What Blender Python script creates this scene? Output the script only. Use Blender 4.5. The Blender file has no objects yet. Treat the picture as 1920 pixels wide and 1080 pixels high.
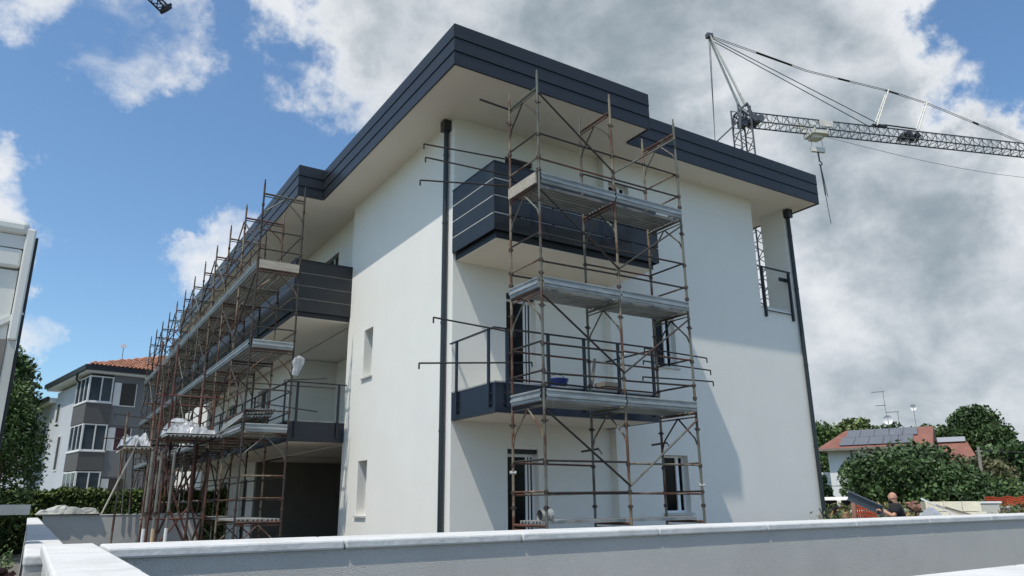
import bpy, math, random
import numpy as np
from mathutils import Vector, Matrix

rnd = random.Random(7)
scene = bpy.context.scene
col = scene.collection

# ------------------------------------------------------------------ camera
cam_d = bpy.data.cameras.new('camera')
cam = bpy.data.objects.new('camera', cam_d)
col.objects.link(cam)
CAM = Vector((-6.718, -13.011, 1.65))
_r = Vector((0.84568, -0.53360, -0.01023)); _u = Vector((-0.14112, -0.24206, 0.95994)); _f = Vector((0.51470, 0.81036, 0.28001))
cam.matrix_world = Matrix(((_r.x, _u.x, -_f.x, CAM.x), (_r.y, _u.y, -_f.y, CAM.y), (_r.z, _u.z, -_f.z, CAM.z), (0, 0, 0, 1)))
cam_d.sensor_width = 36.0
cam_d.lens = 36.0 * 1377.4 / 1920.0
cam_d.clip_start = 0.05
cam_d.clip_end = 6000
scene.camera = cam

# ------------------------------------------------------------------ sun and sky
SUN_TO = Vector((1.0, 0.43, -2.1)).normalized()
sun_d = bpy.data.lights.new('sun', 'SUN')
sun_d.energy = 2.9
sun_d.angle = math.radians(0.5)
sun_d.color = (1.0, 0.94, 0.84)
sun = bpy.data.objects.new('sun', sun_d)
sun.rotation_euler = SUN_TO.to_track_quat('-Z', 'Y').to_euler()
sun.location = (-20, -9, 42)
col.objects.link(sun)

world = bpy.data.worlds.new('World')
scene.world = world
world.use_nodes = True
wt = world.node_tree
wt.nodes.clear()
def WN(t, **kw):
    n = wt.nodes.new(t)
    for k, v in kw.items(): setattr(n, k, v)
    return n
def wl(a, b): wt.links.new(a, b)
def wmath(op, a, b=None, clamp=False):
    n = WN('ShaderNodeMath', operation=op); n.use_clamp = clamp
    for i, v in enumerate((a, b)):
        if v is None: continue
        if isinstance(v, (int, float)): n.inputs[i].default_value = v
        else: wl(v, n.inputs[i])
    return n.outputs[0]
def wrange(v, a, b, c=0.0, d=1.0, smooth=True):
    n = WN('ShaderNodeMapRange'); n.interpolation_type = 'SMOOTHSTEP' if smooth else 'LINEAR'
    wl(v, n.inputs[0])
    for i, x in enumerate((a, b, c, d)): n.inputs[i + 1].default_value = x
    return n.outputs[0]
out = WN('ShaderNodeOutputWorld'); bg = WN('ShaderNodeBackground')
wl(bg.outputs[0], out.inputs[0])
bg.inputs[1].default_value = 0.12
sky = WN('ShaderNodeTexSky')
sky.sky_type = 'NISHITA'
sky.sun_disc = False
sky.sun_elevation = math.asin(-SUN_TO.z)
sky.sun_rotation = math.atan2(-SUN_TO.x, -SUN_TO.y)
sky.altitude = 20
sky.air_density = 1.0
sky.dust_density = 1.2
sky.ozone_density = 1.2
tc = WN('ShaderNodeTexCoord')
D = tc.outputs['Generated']
sep = WN('ShaderNodeSeparateXYZ'); wl(D, sep.inputs[0])
comb = WN('ShaderNodeVectorMath', operation='MULTIPLY'); wl(D, comb.inputs[0]); comb.inputs[1].default_value = (1.0, 1.0, 1.55)
def wnoise(scale, detail, rough, dist, off):
    n = WN('ShaderNodeTexNoise')
    m = WN('ShaderNodeVectorMath', operation='ADD'); wl(comb.outputs[0], m.inputs[0]); m.inputs[1].default_value = off
    wl(m.outputs[0], n.inputs['Vector'])
    n.inputs['Scale'].default_value = scale; n.inputs['Detail'].default_value = detail
    n.inputs['Roughness'].default_value = rough; n.inputs['Distortion'].default_value = dist
    return n.outputs[0]
n_big = wnoise(3.0, 10, 0.58, 0.25, (3.1, 7.7, 1.3))
n_fine = wnoise(11.0, 9, 0.60, 0.3, (9.1, 2.7, 4.3))
n_shade = wnoise(4.2, 8, 0.55, 0.3, (1.7, 5.2, 8.8))
# where the cloud banks and the clear gaps stand in the sky: direction, radius in degrees, weight
BANKS = [((0.463, 0.671, 0.58), 21, 0.36), ((0.64, 0.571, 0.514), 22, 0.36), ((0.782, 0.456, 0.425), 20, 0.26),
         ((0.852, 0.458, 0.254), 20, 0.28), ((0.781, 0.549, 0.296), 18, 0.24), ((0.891, 0.447, 0.078), 18, 0.20),
         ((0.235, 0.80, 0.545), 7, 0.22), ((0.175, 0.936, 0.285), 7.0, 0.55), ((-0.095, 0.941, 0.325), 6.2, 0.56),
         ((0.0, 0.85, 0.545), 9, 0.42), ((0.03, 0.883, 0.468), 4.5, 0.22), ((-0.025, 0.981, 0.193), 3.5, 0.34), ((0.012, 0.952, 0.292), 3.4, 0.32),
         ((0.118, 0.895, 0.43), 15, -0.38), ((0.10, 0.975, 0.19), 13, -0.28), ((0.836, 0.285, 0.475), 10, -0.62),
         ((0.0, 0.915, 0.40), 10, -0.26), ((-0.12, 0.95, 0.26), 9, -0.12)]
wn = WN('ShaderNodeTexNoise'); wl(D, wn.inputs['Vector']); wn.inputs['Scale'].default_value = 9.0; wn.inputs['Detail'].default_value = 7; wn.inputs['Roughness'].default_value = 0.62
w1 = WN('ShaderNodeVectorMath', operation='SUBTRACT'); wl(wn.outputs['Color'], w1.inputs[0]); w1.inputs[1].default_value = (.5, .5, .5)
w2 = WN('ShaderNodeVectorMath', operation='SCALE'); wl(w1.outputs[0], w2.inputs[0]); w2.inputs['Scale'].default_value = 0.26
w3 = WN('ShaderNodeVectorMath', operation='ADD'); wl(D, w3.inputs[0]); wl(w2.outputs[0], w3.inputs[1])
w4 = WN('ShaderNodeVectorMath', operation='NORMALIZE'); wl(w3.outputs[0], w4.inputs[0])
DW = w4.outputs[0]
acc = None
for c, rdeg, w in BANKS:
    v = Vector(c).normalized()
    dt = WN('ShaderNodeVectorMath', operation='DOT_PRODUCT'); wl(DW, dt.inputs[0]); dt.inputs[1].default_value = v
    g = wrange(dt.outputs['Value'], math.cos(math.radians(rdeg)), 1.0, 0.0, w)
    acc = g if acc is None else wmath('ADD', acc, g)
dens = wmath('ADD', wmath('ADD', wmath('MULTIPLY', n_big, 1.0), wmath('MULTIPLY', n_fine, 0.32)), acc)
cover = wrange(dens, 0.62, 0.92)
# thick grey bellies and brighter billows of the banks
shade_acc = None
for c, rdeg, w in [((0.47, 0.66, 0.585), 17, 0.60), ((0.62, 0.575, 0.535), 14, 0.40), ((0.82, 0.455, 0.335), 9, 0.40), ((0.80, 0.56, 0.21), 6, -0.15), ((0.88, 0.43, 0.17), 12, 0.35), ((0.70, 0.585, 0.41), 6, -0.25), ((0.93, 0.36, 0.06), 6, -0.2), ((0.87, 0.30, 0.39), 7, -0.2)]:
    v = Vector(c).normalized()
    dt = WN('ShaderNodeVectorMath', operation='DOT_PRODUCT'); wl(DW, dt.inputs[0]); dt.inputs[1].default_value = v
    g = wrange(dt.outputs['Value'], math.cos(math.radians(rdeg)), 1.0, 0.0, w)
    shade_acc = g if shade_acc is None else wmath('ADD', shade_acc, g)
# the light and dark of the cloud banks: thin edges and billows bright, thick bellies grey
belly = wmath('ADD', wmath('ADD', shade_acc, wmath('MULTIPLY', wmath('MINIMUM', dens, 1.12), 0.9)), wmath('ADD', wmath('MULTIPLY', wmath('SUBTRACT', n_shade, 0.5), 2.5), wmath('MULTIPLY', wmath('SUBTRACT', n_fine, 0.5), -1.5)))
thick = wmath('MULTIPLY', wrange(belly, 0.40, 2.15), wrange(acc, 0.15, 0.55, 0.35, 1.0))
cm = WN('ShaderNodeMix', data_type='RGBA')
wl(thick, cm.inputs[0])
cm.inputs[6].default_value = (5.3, 5.45, 5.65, 1); cm.inputs[7].default_value = (1.8, 2.2, 2.5, 1)
sk = WN('ShaderNodeMix', data_type='RGBA'); sk.blend_type = 'MULTIPLY'; sk.inputs[0].default_value = 1.0
wl(sky.outputs[0], sk.inputs[6]); sk.inputs[7].default_value = (0.78, 0.98, 1.08, 1)
fm = WN('ShaderNodeMix', data_type='RGBA')
wl(wmath('MULTIPLY', cover, 0.97), fm.inputs[0]); wl(sk.outputs[2], fm.inputs[6]); wl(cm.outputs[2], fm.inputs[7])
wl(fm.outputs[2], bg.inputs[0])

vs = scene.view_settings
vs.view_transform = 'Standard'
vs.look = 'None'
vs.exposure = 0.42
vs.gamma = 1.0
vs.use_curve_mapping = False

# ------------------------------------------------------------------ materials
MAT = {}
def nodes_of(name):
    m = bpy.data.materials.new(name); m.use_nodes = True
    nt = m.node_tree
    return m, nt, nt.nodes['Principled BSDF']
def mat(name, base, rough=0.7, metal=0.0, var=0.12, scale=3.0, bump=0.0, bscale=60.0, second=None, smix=(0.45, 0.65), stretch=(1, 1, 1), spec=0.5, island=0.0, fine=0.0):
    """base colour, mottled by noise; an optional second colour in patches of its own (rust, dirt, wear); fine relief as bump"""
    m, nt, p = nodes_of(name)
    L = nt.links.new
    tcn = nt.nodes.new('ShaderNodeTexCoord'); mp = nt.nodes.new('ShaderNodeMapping'); mp.inputs['Scale'].default_value = stretch
    L(tcn.outputs['Object'], mp.inputs[0])
    oi = nt.nodes.new('ShaderNodeObjectInfo'); va = nt.nodes.new('ShaderNodeVectorMath'); va.operation = 'ADD'
    vm = nt.nodes.new('ShaderNodeMath'); vm.operation = 'MULTIPLY'; vm.inputs[1].default_value = 40.0
    L(oi.outputs['Random'], vm.inputs[0]); L(mp.outputs[0], va.inputs[0]); L(vm.outputs[0], va.inputs[1])
    n1 = nt.nodes.new('ShaderNodeTexNoise'); n1.inputs['Scale'].default_value = scale; n1.inputs['Detail'].default_value = 6; n1.inputs['Roughness'].default_value = 0.6
    L(va.outputs[0], n1.inputs['Vector'])
    rp = nt.nodes.new('ShaderNodeMapRange'); L(n1.outputs[0], rp.inputs[0])
    rp.inputs[1].default_value = 0.25; rp.inputs[2].default_value = 0.75; rp.inputs[3].default_value = 1 - var; rp.inputs[4].default_value = 1 + var
    mx = nt.nodes.new('ShaderNodeMix'); mx.data_type = 'RGBA'; mx.blend_type = 'MULTIPLY'; mx.inputs[0].default_value = 1.0
    mx.inputs[6].default_value = (*base, 1); L(rp.outputs[0], mx.inputs[7])
    c = mx.outputs[2]
    if second:
        n2 = nt.nodes.new('ShaderNodeTexNoise'); n2.inputs['Scale'].default_value = scale * 1.7; n2.inputs['Detail'].default_value = 7; n2.inputs['Roughness'].default_value = 0.65
        L(va.outputs[0], n2.inputs['Vector'])
        r2 = nt.nodes.new('ShaderNodeMapRange'); L(n2.outputs[0], r2.inputs[0]); r2.inputs[1].default_value = smix[0]; r2.inputs[2].default_value = smix[1]
        m2 = nt.nodes.new('ShaderNodeMix'); m2.data_type = 'RGBA'; L(r2.outputs[0], m2.inputs[0]); L(c, m2.inputs[6]); m2.inputs[7].default_value = (*second, 1)
        c = m2.outputs[2]
    if island:
        ge = nt.nodes.new('ShaderNodeNewGeometry')
        r3 = nt.nodes.new('ShaderNodeMapRange'); L(ge.outputs['Random Per Island'], r3.inputs[0]); r3.inputs[3].default_value = 1 - island; r3.inputs[4].default_value = 1 + island
        m3 = nt.nodes.new('ShaderNodeMix'); m3.data_type = 'RGBA'; m3.blend_type = 'MULTIPLY'; m3.inputs[0].default_value = 1.0
        L(c, m3.inputs[6]); L(r3.outputs[0], m3.inputs[7]); c = m3.outputs[2]
    L(c, p.inputs['Base Color'])
    p.inputs['Roughness'].default_value = rough; p.inputs['Metallic'].default_value = metal
    p.inputs['Specular IOR Level'].default_value = spec
    if bump:
        n3 = nt.nodes.new('ShaderNodeTexNoise'); n3.inputs['Scale'].default_value = bscale; n3.inputs['Detail'].default_value = 5
        L(mp.outputs[0], n3.inputs['Vector'])
        b = nt.nodes.new('ShaderNodeBump'); b.inputs['Strength'].default_value = bump; b.inputs['Distance'].default_value = 0.02
        L(n3.outputs[0], b.inputs['Height']); L(b.outputs[0], p.inputs['Normal'])
    MAT[name] = m
    return m
mat('stucco', (0.775, 0.762, 0.71), 0.95, var=0.03, scale=0.7, bump=0.35, bscale=110, spec=0.2, second=(0.755, 0.742, 0.69), smix=(0.48, 0.70))
mat('soffit', (0.78, 0.72, 0.62), 0.9, var=0.03, scale=0.6, bump=0.08, bscale=60, spec=0.2)
mat('anthracite', (0.0145, 0.017, 0.0205), 0.42, var=0.22, scale=0.9, bump=0.06, bscale=3, second=(0.019, 0.022, 0.026), smix=(0.5, 0.75))
mat('anthracite_dark', (0.010, 0.012, 0.017), 0.5, var=0.1)
mat('blue_steel', (0.010, 0.0145, 0.027), 0.4, var=0.12, scale=2)
mat('pipe', (0.016, 0.024, 0.028), 0.4, var=0.15, scale=2)
mat('stone_sill', (0.52, 0.51, 0.49), 0.75, var=0.08, scale=8)
mat('coping', (0.62, 0.615, 0.595), 0.75, var=0.08, scale=2.2, bump=0.25, bscale=25, second=(0.47, 0.465, 0.445), smix=(0.46, 0.8))
mat('porch_shade', (0.17, 0.16, 0.14), 0.95, var=0.12, scale=1.2, bump=0.3, bscale=40)  # porch walls only: the deep porch's shade is put into this darker colour
mat('wall_grey', (0.57, 0.555, 0.515), 0.95, var=0.06, scale=1.2, bump=0.7, bscale=150, spec=0.2, second=(0.52, 0.505, 0.47), smix=(0.45, 0.7))
mat('concrete', (0.46, 0.455, 0.43), 0.9, var=0.10, scale=1.0, bump=0.2, bscale=40, second=(0.34, 0.33, 0.31), smix=(0.5, 0.8))
mat('rusty_tube', (0.20, 0.165, 0.115), 0.7, metal=0.1, var=0.4, scale=1.6, second=(0.10, 0.040, 0.022), smix=(0.44, 0.54), stretch=(1, 1, 0.7))
mat('grey_tube', (0.12, 0.122, 0.098), 0.6, metal=0.15, var=0.4, scale=1.3, second=(0.075, 0.036, 0.022), smix=(0.52, 0.62), stretch=(1, 1, 0.7))
mat('dark_tube', (0.030, 0.027, 0.025), 0.65, metal=0.1, var=0.3, scale=1.6, second=(0.05, 0.028, 0.021), smix=(0.5, 0.6))
mat('red_tube', (0.12, 0.048, 0.030), 0.65, metal=0.1, var=0.3, scale=1.6, second=(0.055, 0.035, 0.03), smix=(0.46, 0.6))
mat('coupler', (0.07, 0.045, 0.035), 0.6, metal=0.4, var=0.4, scale=9)
mat('coupler_zinc', (0.62, 0.60, 0.55), 0.4, metal=0.6, var=0.2, scale=9)
mat('galvanised', (0.355, 0.375, 0.375), 0.5, metal=0.55, var=0.22, scale=2.2, second=(0.22, 0.23, 0.225), smix=(0.45, 0.7), stretch=(0.6, 0.6, 2))
mat('deck_old', (0.34, 0.345, 0.33), 0.6, metal=0.35, var=0.25, scale=2.0, second=(0.20, 0.17, 0.14), smix=(0.55, 0.75))
mat('prop_steel', (0.19, 0.18, 0.16), 0.6, metal=0.2, var=0.25, scale=2, second=(0.10, 0.07, 0.05), smix=(0.5, 0.7))
mat('old_wood', (0.40, 0.36, 0.30), 0.85, var=0.25, scale=2.5, stretch=(1, 6, 6), second=(0.24, 0.20, 0.16), smix=(0.5, 0.75))
mat('new_wood', (0.62, 0.47, 0.28), 0.8, var=0.2, scale=2.5)
mat('white_frame', (0.78, 0.79, 0.79), 0.4, var=0.03)
mat('dark_glass', (0.006, 0.007, 0.008), 0.1, var=0.1, spec=0.12)
mat('blue_glass', (0.045, 0.060, 0.075), 0.05, var=0.35, scale=0.8, spec=0.7)
mat('room_dark', (0.05, 0.045, 0.04), 0.9, var=0.2)
mat('black_plastic', (0.012, 0.012, 0.013), 0.45, var=0.1)
mat('plastic_wrap', (0.36, 0.375, 0.39), 0.25, var=0.15, scale=4, bump=0.6, bscale=9)
mat('blue_plastic', (0.012, 0.024, 0.16), 0.4, var=0.1)
mat('orange_net', (0.42, 0.07, 0.028), 0.6, var=0.2, scale=3)
mat('tarp', (0.33, 0.33, 0.30), 0.55, var=0.25, scale=3, bump=0.4, bscale=12)
mat('crane_steel', (0.105, 0.11, 0.12), 0.5, metal=0.3, var=0.25, scale=1)
mat('crane_white', (0.66, 0.63, 0.56), 0.5, var=0.15, scale=1.2, second=(0.35, 0.30, 0.24), smix=(0.58, 0.75))
mat('cable', (0.045, 0.045, 0.05), 0.5, metal=0.3)
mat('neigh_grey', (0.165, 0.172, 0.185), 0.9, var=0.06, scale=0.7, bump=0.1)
mat('neigh_dark', (0.10, 0.098, 0.096), 0.85, var=0.08, scale=0.8, bump=0.1)
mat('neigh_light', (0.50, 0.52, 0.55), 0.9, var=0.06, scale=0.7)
mat('neigh_white', (0.70, 0.70, 0.69), 0.7, var=0.04)
mat('eave_dark', (0.018, 0.020, 0.024), 0.5, var=0.1)
mat('tile', (0.33, 0.145, 0.085), 0.85, var=0.4, scale=3.0, second=(0.44, 0.27, 0.19), smix=(0.5, 0.7), island=0.25, bump=0.1)
mat('tile_far', (0.22, 0.092, 0.066), 0.85, var=0.25, scale=1.2, second=(0.22, 0.08, 0.06), smix=(0.5, 0.7))
mat('solar', (0.085, 0.095, 0.12), 0.22, var=0.1, scale=1, spec=0.6)
mat('curtain', (0.55, 0.55, 0.52), 0.9, var=0.15, scale=3, stretch=(8, 8, 0.4))
mat('shutter_red', (0.06, 0.018, 0.028), 0.7, var=0.2)
mat('bark', (0.10, 0.078, 0.058), 0.95, var=0.3, scale=5, bump=0.6, bscale=18)
mat('pole_wood', (0.30, 0.27, 0.23), 0.9, var=0.2, scale=3)
mat('leaf_dark', (0.042, 0.082, 0.020), 0.6, var=0.45, scale=0.7, island=0.45)
mat('leaf_mid', (0.060, 0.105, 0.024), 0.6, var=0.45, scale=0.7, island=0.45)
mat('leaf_hedge', (0.085, 0.125, 0.026), 0.6, var=0.4, scale=0.8, island=0.5)
mat('leaf_light', (0.10, 0.135, 0.035), 0.6, var=0.4, scale=0.6, island=0.45)
mat('leaf_olive', (0.105, 0.105, 0.045), 0.7, var=0.4, scale=0.6, island=0.45)
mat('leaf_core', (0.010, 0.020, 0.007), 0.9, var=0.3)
mat('dry_weed', (0.24, 0.175, 0.075), 0.9, var=0.35, scale=2, island=0.45)
mat('rubble', (0.25, 0.13, 0.10), 0.95, var=0.4, scale=3, island=0.5)
mat('truck_white', (0.70, 0.69, 0.64), 0.45, var=0.04, scale=1.5, bump=0.02, bscale=10)
mat('truck_grey', (0.52, 0.51, 0.46), 0.6, var=0.12, scale=2)
mat('truck_rail', (0.22, 0.19, 0.16), 0.6, metal=0.2, var=0.3, scale=4)
mat('aluminium', (0.60, 0.62, 0.62), 0.3, metal=0.85, var=0.12, scale=3)
mat('rubber', (0.02, 0.02, 0.02), 0.8, var=0.2)
mat('cream_block', (0.78, 0.72, 0.56), 0.9, var=0.12, scale=6, bump=0.2, bscale=30)
mat('skin', (0.46, 0.25, 0.17), 0.55, var=0.08, scale=10)
mat('black_cloth', (0.012, 0.012, 0.015), 0.9, var=0.2, scale=12, bump=0.3, bscale=30)
mat('work_trousers', (0.05, 0.052, 0.06), 0.9, var=0.2, scale=10)
mat('panel_sheet', (0.075, 0.10, 0.125), 0.4, metal=0.2, var=0.1, scale=2)
mat('lamp_glass', (0.30, 0.30, 0.28), 0.3, var=0.05)

# ground: pale compacted gravel near the works, grass and weeds further off
def ground_mat():
    m, nt, p = nodes_of('site_ground'); L = nt.links.new
    tcn = nt.nodes.new('ShaderNodeTexCoord')
    a = nt.nodes.new('ShaderNodeTexNoise'); a.inputs['Scale'].default_value = 0.12; a.inputs['Detail'].default_value = 8
    b = nt.nodes.new('ShaderNodeTexNoise'); b.inputs['Scale'].default_value = 14; b.inputs['Detail'].default_value = 6
    L(tcn.outputs['Object'], a.inputs[0]); L(tcn.outputs['Object'], b.inputs[0])
    ln = nt.nodes.new('ShaderNodeVectorMath'); ln.operation = 'LENGTH'; L(tcn.outputs['Object'], ln.inputs[0])
    ad = nt.nodes.new('ShaderNodeMath'); ad.operation = 'MULTIPLY_ADD'; L(a.outputs[0], ad.inputs[0]); ad.inputs[1].default_value = 30; L(ln.outputs['Value'], ad.inputs[2])
    r = nt.nodes.new('ShaderNodeMapRange'); L(ad.outputs[0], r.inputs[0]); r.inputs[1].default_value = 44; r.inputs[2].default_value = 56
    g = nt.nodes.new('ShaderNodeMix'); g.data_type = 'RGBA'; L(b.outputs[0], g.inputs[0]); g.inputs[6].default_value = (0.10, 0.09, 0.075, 1); g.inputs[7].default_value = (0.21, 0.195, 0.17, 1)
    w = nt.nodes.new('ShaderNodeMix'); w.data_type = 'RGBA'; L(b.outputs[0], w.inputs[0]); w.inputs[6].default_value = (0.04, 0.065, 0.018, 1); w.inputs[7].default_value = (0.13, 0.13, 0.05, 1)
    x = nt.nodes.new('ShaderNodeMix'); x.data_type = 'RGBA'; L(r.outputs[0], x.inputs[0]); L(g.outputs[2], x.inputs[6]); L(w.outputs[2], x.inputs[7])
    L(x.outputs[2], p.inputs['Base Color']); p.inputs['Roughness'].default_value = 0.95
    bp = nt.nodes.new('ShaderNodeBump'); bp.inputs['Strength'].default_value = 0.6; bp.inputs['Distance'].default_value = 0.05; L(b.outputs[0], bp.inputs['Height']); L(bp.outputs[0], p.inputs['Normal'])
    MAT['site_ground'] = m
ground_mat()

# ------------------------------------------------------------------ mesh helpers
class MB:
    def __init__(s): s.v = []; s.f = []
    def quad(s, a, b, c, d):
        n = len(s.v); s.v += [tuple(a), tuple(b), tuple(c), tuple(d)]; s.f.append((n, n + 1, n + 2, n + 3)); return s
    def box(s, x0, x1, y0, y1, z0, z1):
        if x0 > x1: x0, x1 = x1, x0
        if y0 > y1: y0, y1 = y1, y0
        if z0 > z1: z0, z1 = z1, z0
        n = len(s.v)
        s.v += [(x0, y0, z0), (x1, y0, z0), (x1, y1, z0), (x0, y1, z0), (x0, y0, z1), (x1, y0, z1), (x1, y1, z1), (x0, y1, z1)]
        s.f += [tuple(n + i for i in q) for q in ((3, 2, 1, 0), (4, 5, 6, 7), (0, 1, 5, 4), (1, 2, 6, 5), (2, 3, 7, 6), (3, 0, 4, 7))]
        return s
    def obox(s, c, ax, ay, az):
        """oriented box: centre and three half-axis vectors"""
        c = Vector(c); ax = Vector(ax); ay = Vector(ay); az = Vector(az); n = len(s.v)
        for k in (-1, 1):
            for i, j in ((-1, -1), (1, -1), (1, 1), (-1, 1)): s.v.append(tuple(c + ax * i + ay * j + az * k))
        s.f += [tuple(n + i for i in q) for q in ((3, 2, 1, 0), (4, 5, 6, 7), (0, 1, 5, 4), (1, 2, 6, 5), (2, 3, 7, 6), (3, 0, 4, 7))]
        return s
    def tube(s, p, q, r, n=7, r2=None):
        p = Vector(p); q = Vector(q); d = (q - p)
        if d.length < 1e-6: return s
        d.normalize(); a = d.orthogonal().normalized(); b = d.cross(a); k = len(s.v); r2 = r if r2 is None else r2
        for e, rr in ((p, r), (q, r2)):
            for i in range(n):
                t = 2 * math.pi * i / n; s.v.append(tuple(e + (a * math.cos(t) + b * math.sin(t)) * rr))
        for i in range(n): s.f.append((k + i, k + (i + 1) % n, k + n + (i + 1) % n, k + n + i))
        s.f.append(tuple(k + i for i in reversed(range(n)))); s.f.append(tuple(k + n + i for i in range(n)))
        return s
    def path(s, pts, r, n=7):
        for a, b in zip(pts[:-1], pts[1:]): s.tube(a, b, r, n)
        return s
    def extrude(s, prof, o, eu, ew, el):
        """closed profile of (u, w) pairs swept along el"""
        o = Vector(o); eu = Vector(eu); ew = Vector(ew); el = Vector(el); k = len(s.v); m = len(prof)
        for e in (Vector((0, 0, 0)), el):
            for u, w in prof: s.v.append(tuple(o + eu * u + ew * w + e))
        for i in range(m): s.f.append((k + i, k + (i + 1) % m, k + m + (i + 1) % m, k + m + i))
        s.f.append(tuple(k + i for i in reversed(range(m)))); s.f.append(tuple(k + m + i for i in range(m)))
        return s
    def ball(s, c, r, nu=10, nv=7, sc=(1, 1, 1)):
        k = len(s.v); c = Vector(c)
        for j in range(nv + 1):
            ph = math.pi * j / nv
            for i in range(nu):
                t = 2 * math.pi * i / nu
                s.v.append((c.x + r * sc[0] * math.sin(ph) * math.cos(t), c.y + r * sc[1] * math.sin(ph) * math.sin(t), c.z + r * sc[2] * math.cos(ph)))
        for j in range(nv):
            for i in range(nu): s.f.append((k + j * nu + i, k + (j + 1) * nu + i, k + (j + 1) * nu + (i + 1) % nu, k + j * nu + (i + 1) % nu))
        return s
    def build(s, name, m, parent=None, smooth=False, origin=None, bevel=0.0):
        vs_ = s.v
        if parent is None and origin is None:
            xs = [v[0] for v in vs_]; ys = [v[1] for v in vs_]; zs = [v[2] for v in vs_]
            origin = ((min(xs) + max(xs)) / 2, (min(ys) + max(ys)) / 2, min(zs))
        if origin is not None: vs_ = [(v[0] - origin[0], v[1] - origin[1], v[2] - origin[2]) for v in vs_]
        me = bpy.data.meshes.new(name); me.from_pydata(vs_, [], s.f); me.update()
        if smooth:
            for p in me.polygons: p.use_smooth = True
        o = bpy.data.objects.new(name, me); col.objects.link(o)
        me.materials.append(MAT[m] if isinstance(m, str) else m)
        if origin is not None: o.location = origin
        if bevel:
            b = o.modifiers.new('bevel', 'BEVEL'); b.width = bevel; b.segments = 2; b.limit_method = 'ANGLE'
        if parent is not None: attach(o, parent)
        return o
BASE = {}
def attach(o, parent):
    o.parent = parent
    l = BASE.get(parent.name)
    if l is not None: o.matrix_parent_inverse = Matrix.Translation(l).inverted()
def tag(o, label=None, cat=None, group=None, kind=None):
    if label: o['label'] = label
    if cat: o['category'] = cat
    if group: o['group'] = group
    if kind: o['kind'] = kind
    return o
def thing(name, loc, label, cat, group=None):
    o = bpy.data.objects.new(name, None); col.objects.link(o); o.location = loc; o.empty_display_size = 0.3
    BASE[o.name] = Vector(loc)
    return tag(o, label, cat, group)
def wall_mesh(mb, axis, c0, c1, u0, u1, z0, z1, holes=()):
    """a wall slab between c0 and c1 on `axis` ('X' or 'Y'), with rectangular openings (u0,u1,z0,z1) and their reveals"""
    us = sorted({u0, u1, *[min(max(h[0], u0), u1) for h in holes], *[min(max(h[1], u0), u1) for h in holes]})
    zs = sorted({z0, z1, *[min(max(h[2], z0), z1) for h in holes], *[min(max(h[3], z0), z1) for h in holes]})
    nu, nz = len(us) - 1, len(zs) - 1
    def solid(i, j):
        if i < 0 or j < 0 or i >= nu or j >= nz: return False
        uc = (us[i] + us[i + 1]) / 2; zc = (zs[j] + zs[j + 1]) / 2
        return not any(h[0] < uc < h[1] and h[2] < zc < h[3] for h in holes)
    def P(c, u, z): return (c, u, z) if axis == 'X' else (u, c, z)
    for i in range(nu):
        for j in range(nz):
            if not solid(i, j): continue
            a, b, c, d = us[i], us[i + 1], zs[j], zs[j + 1]
            mb.quad(P(c0, a, c), P(c0, b, c), P(c0, b, d), P(c0, a, d)); mb.quad(P(c1, a, c), P(c1, a, d), P(c1, b, d), P(c1, b, c))
            if not solid(i - 1, j): mb.quad(P(c0, a, c), P(c0, a, d), P(c1, a, d), P(c1, a, c))
            if not solid(i + 1, j): mb.quad(P(c0, b, c), P(c1, b, c), P(c1, b, d), P(c0, b, d))
            if not solid(i, j - 1): mb.quad(P(c0, a, c), P(c1, a, c), P(c1, b, c), P(c0, b, c))
            if not solid(i, j + 1): mb.quad(P(c0, a, d), P(c0, b, d), P(c1, b, d), P(c1, a, d))
    return mb

# ------------------------------------------------------------------ ground
g = MB(); S = 3000
N = 12
for i in range(N):
    for j in range(N):
        x0 = -S + 2 * S * i / N; x1 = -S + 2 * S * (i + 1) / N; y0 = -S + 2 * S * j / N; y1 = -S + 2 * S * (j + 1) / N
        g.quad((x0, y0, 0), (x1, y0, 0), (x1, y1, 0), (x0, y1, 0))
tag(g.build('ground', 'site_ground', origin=(0, 0, 0)), kind='structure')

# ------------------------------------------------------------------ the new apartment building
XL, YD, YP, XR, XRET, TH = 0.06, -0.05, -0.25, 11.05, 4.08, 0.30
ZS = 9.86
B = thing('apartment_building', (5, 12, 0), 'new white rendered apartment block with anthracite roof edge and balconies', 'building')
def bp(mb, name, m, parent=None, **k): return mb.build(name, m, parent or B, **k)
SLITS = [(4.26, 4.85, 4.74, 5.99), (4.28, 4.88, 1.38, 2.67)]
bp(wall_mesh(MB(), 'X', XL, XL + TH, YD, 6.1, 0, ZS, SLITS), 'wall', 'stucco')
DOORS = [(1.36, 2.12, 0.35, 2.70), (1.36, 2.12, 3.50, 6.01), (1.36, 2.12, 6.85, 9.25)]
bp(wall_mesh(MB(), 'Y', YD, YD + TH, XL + TH, XRET, 0, ZS, DOORS), 'wall', 'stucco')
WINS = [(5.41, 6.23, 1.38, 2.66), (5.38, 6.12, 4.74, 6.05), (4.22, 4.87, 7.95, 9.22)]
bp(wall_mesh(MB(), 'Y', YP, YP + TH, XRET, XR, 0, ZS, WINS + [(9.46, 10.85, 6.70, 11)]), 'wall', 'stucco')
bp(MB().box(XR - TH, XR, YP + TH, 33.0, 0, 6.70), 'wall', 'stucco')
bp(MB().box(10.85, XR, YP + TH, 0.56, 6.703, ZS), 'wall', 'stucco')
bp(MB().box(9.16, 9.458, YP + TH, 14.0, 6.703, ZS), 'wall', 'stucco')
bp(MB().box(9.24, XR, 14.0, 14.3, 6.703, ZS), 'wall', 'stucco')
bp(MB().box(XL + TH, 4.3, 5.8, 6.1, 0, ZS), 'wall', 'stucco')
bp(MB().box(XL, XR, 33.0, 33.3, 0, ZS), 'wall', 'stucco')
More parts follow.
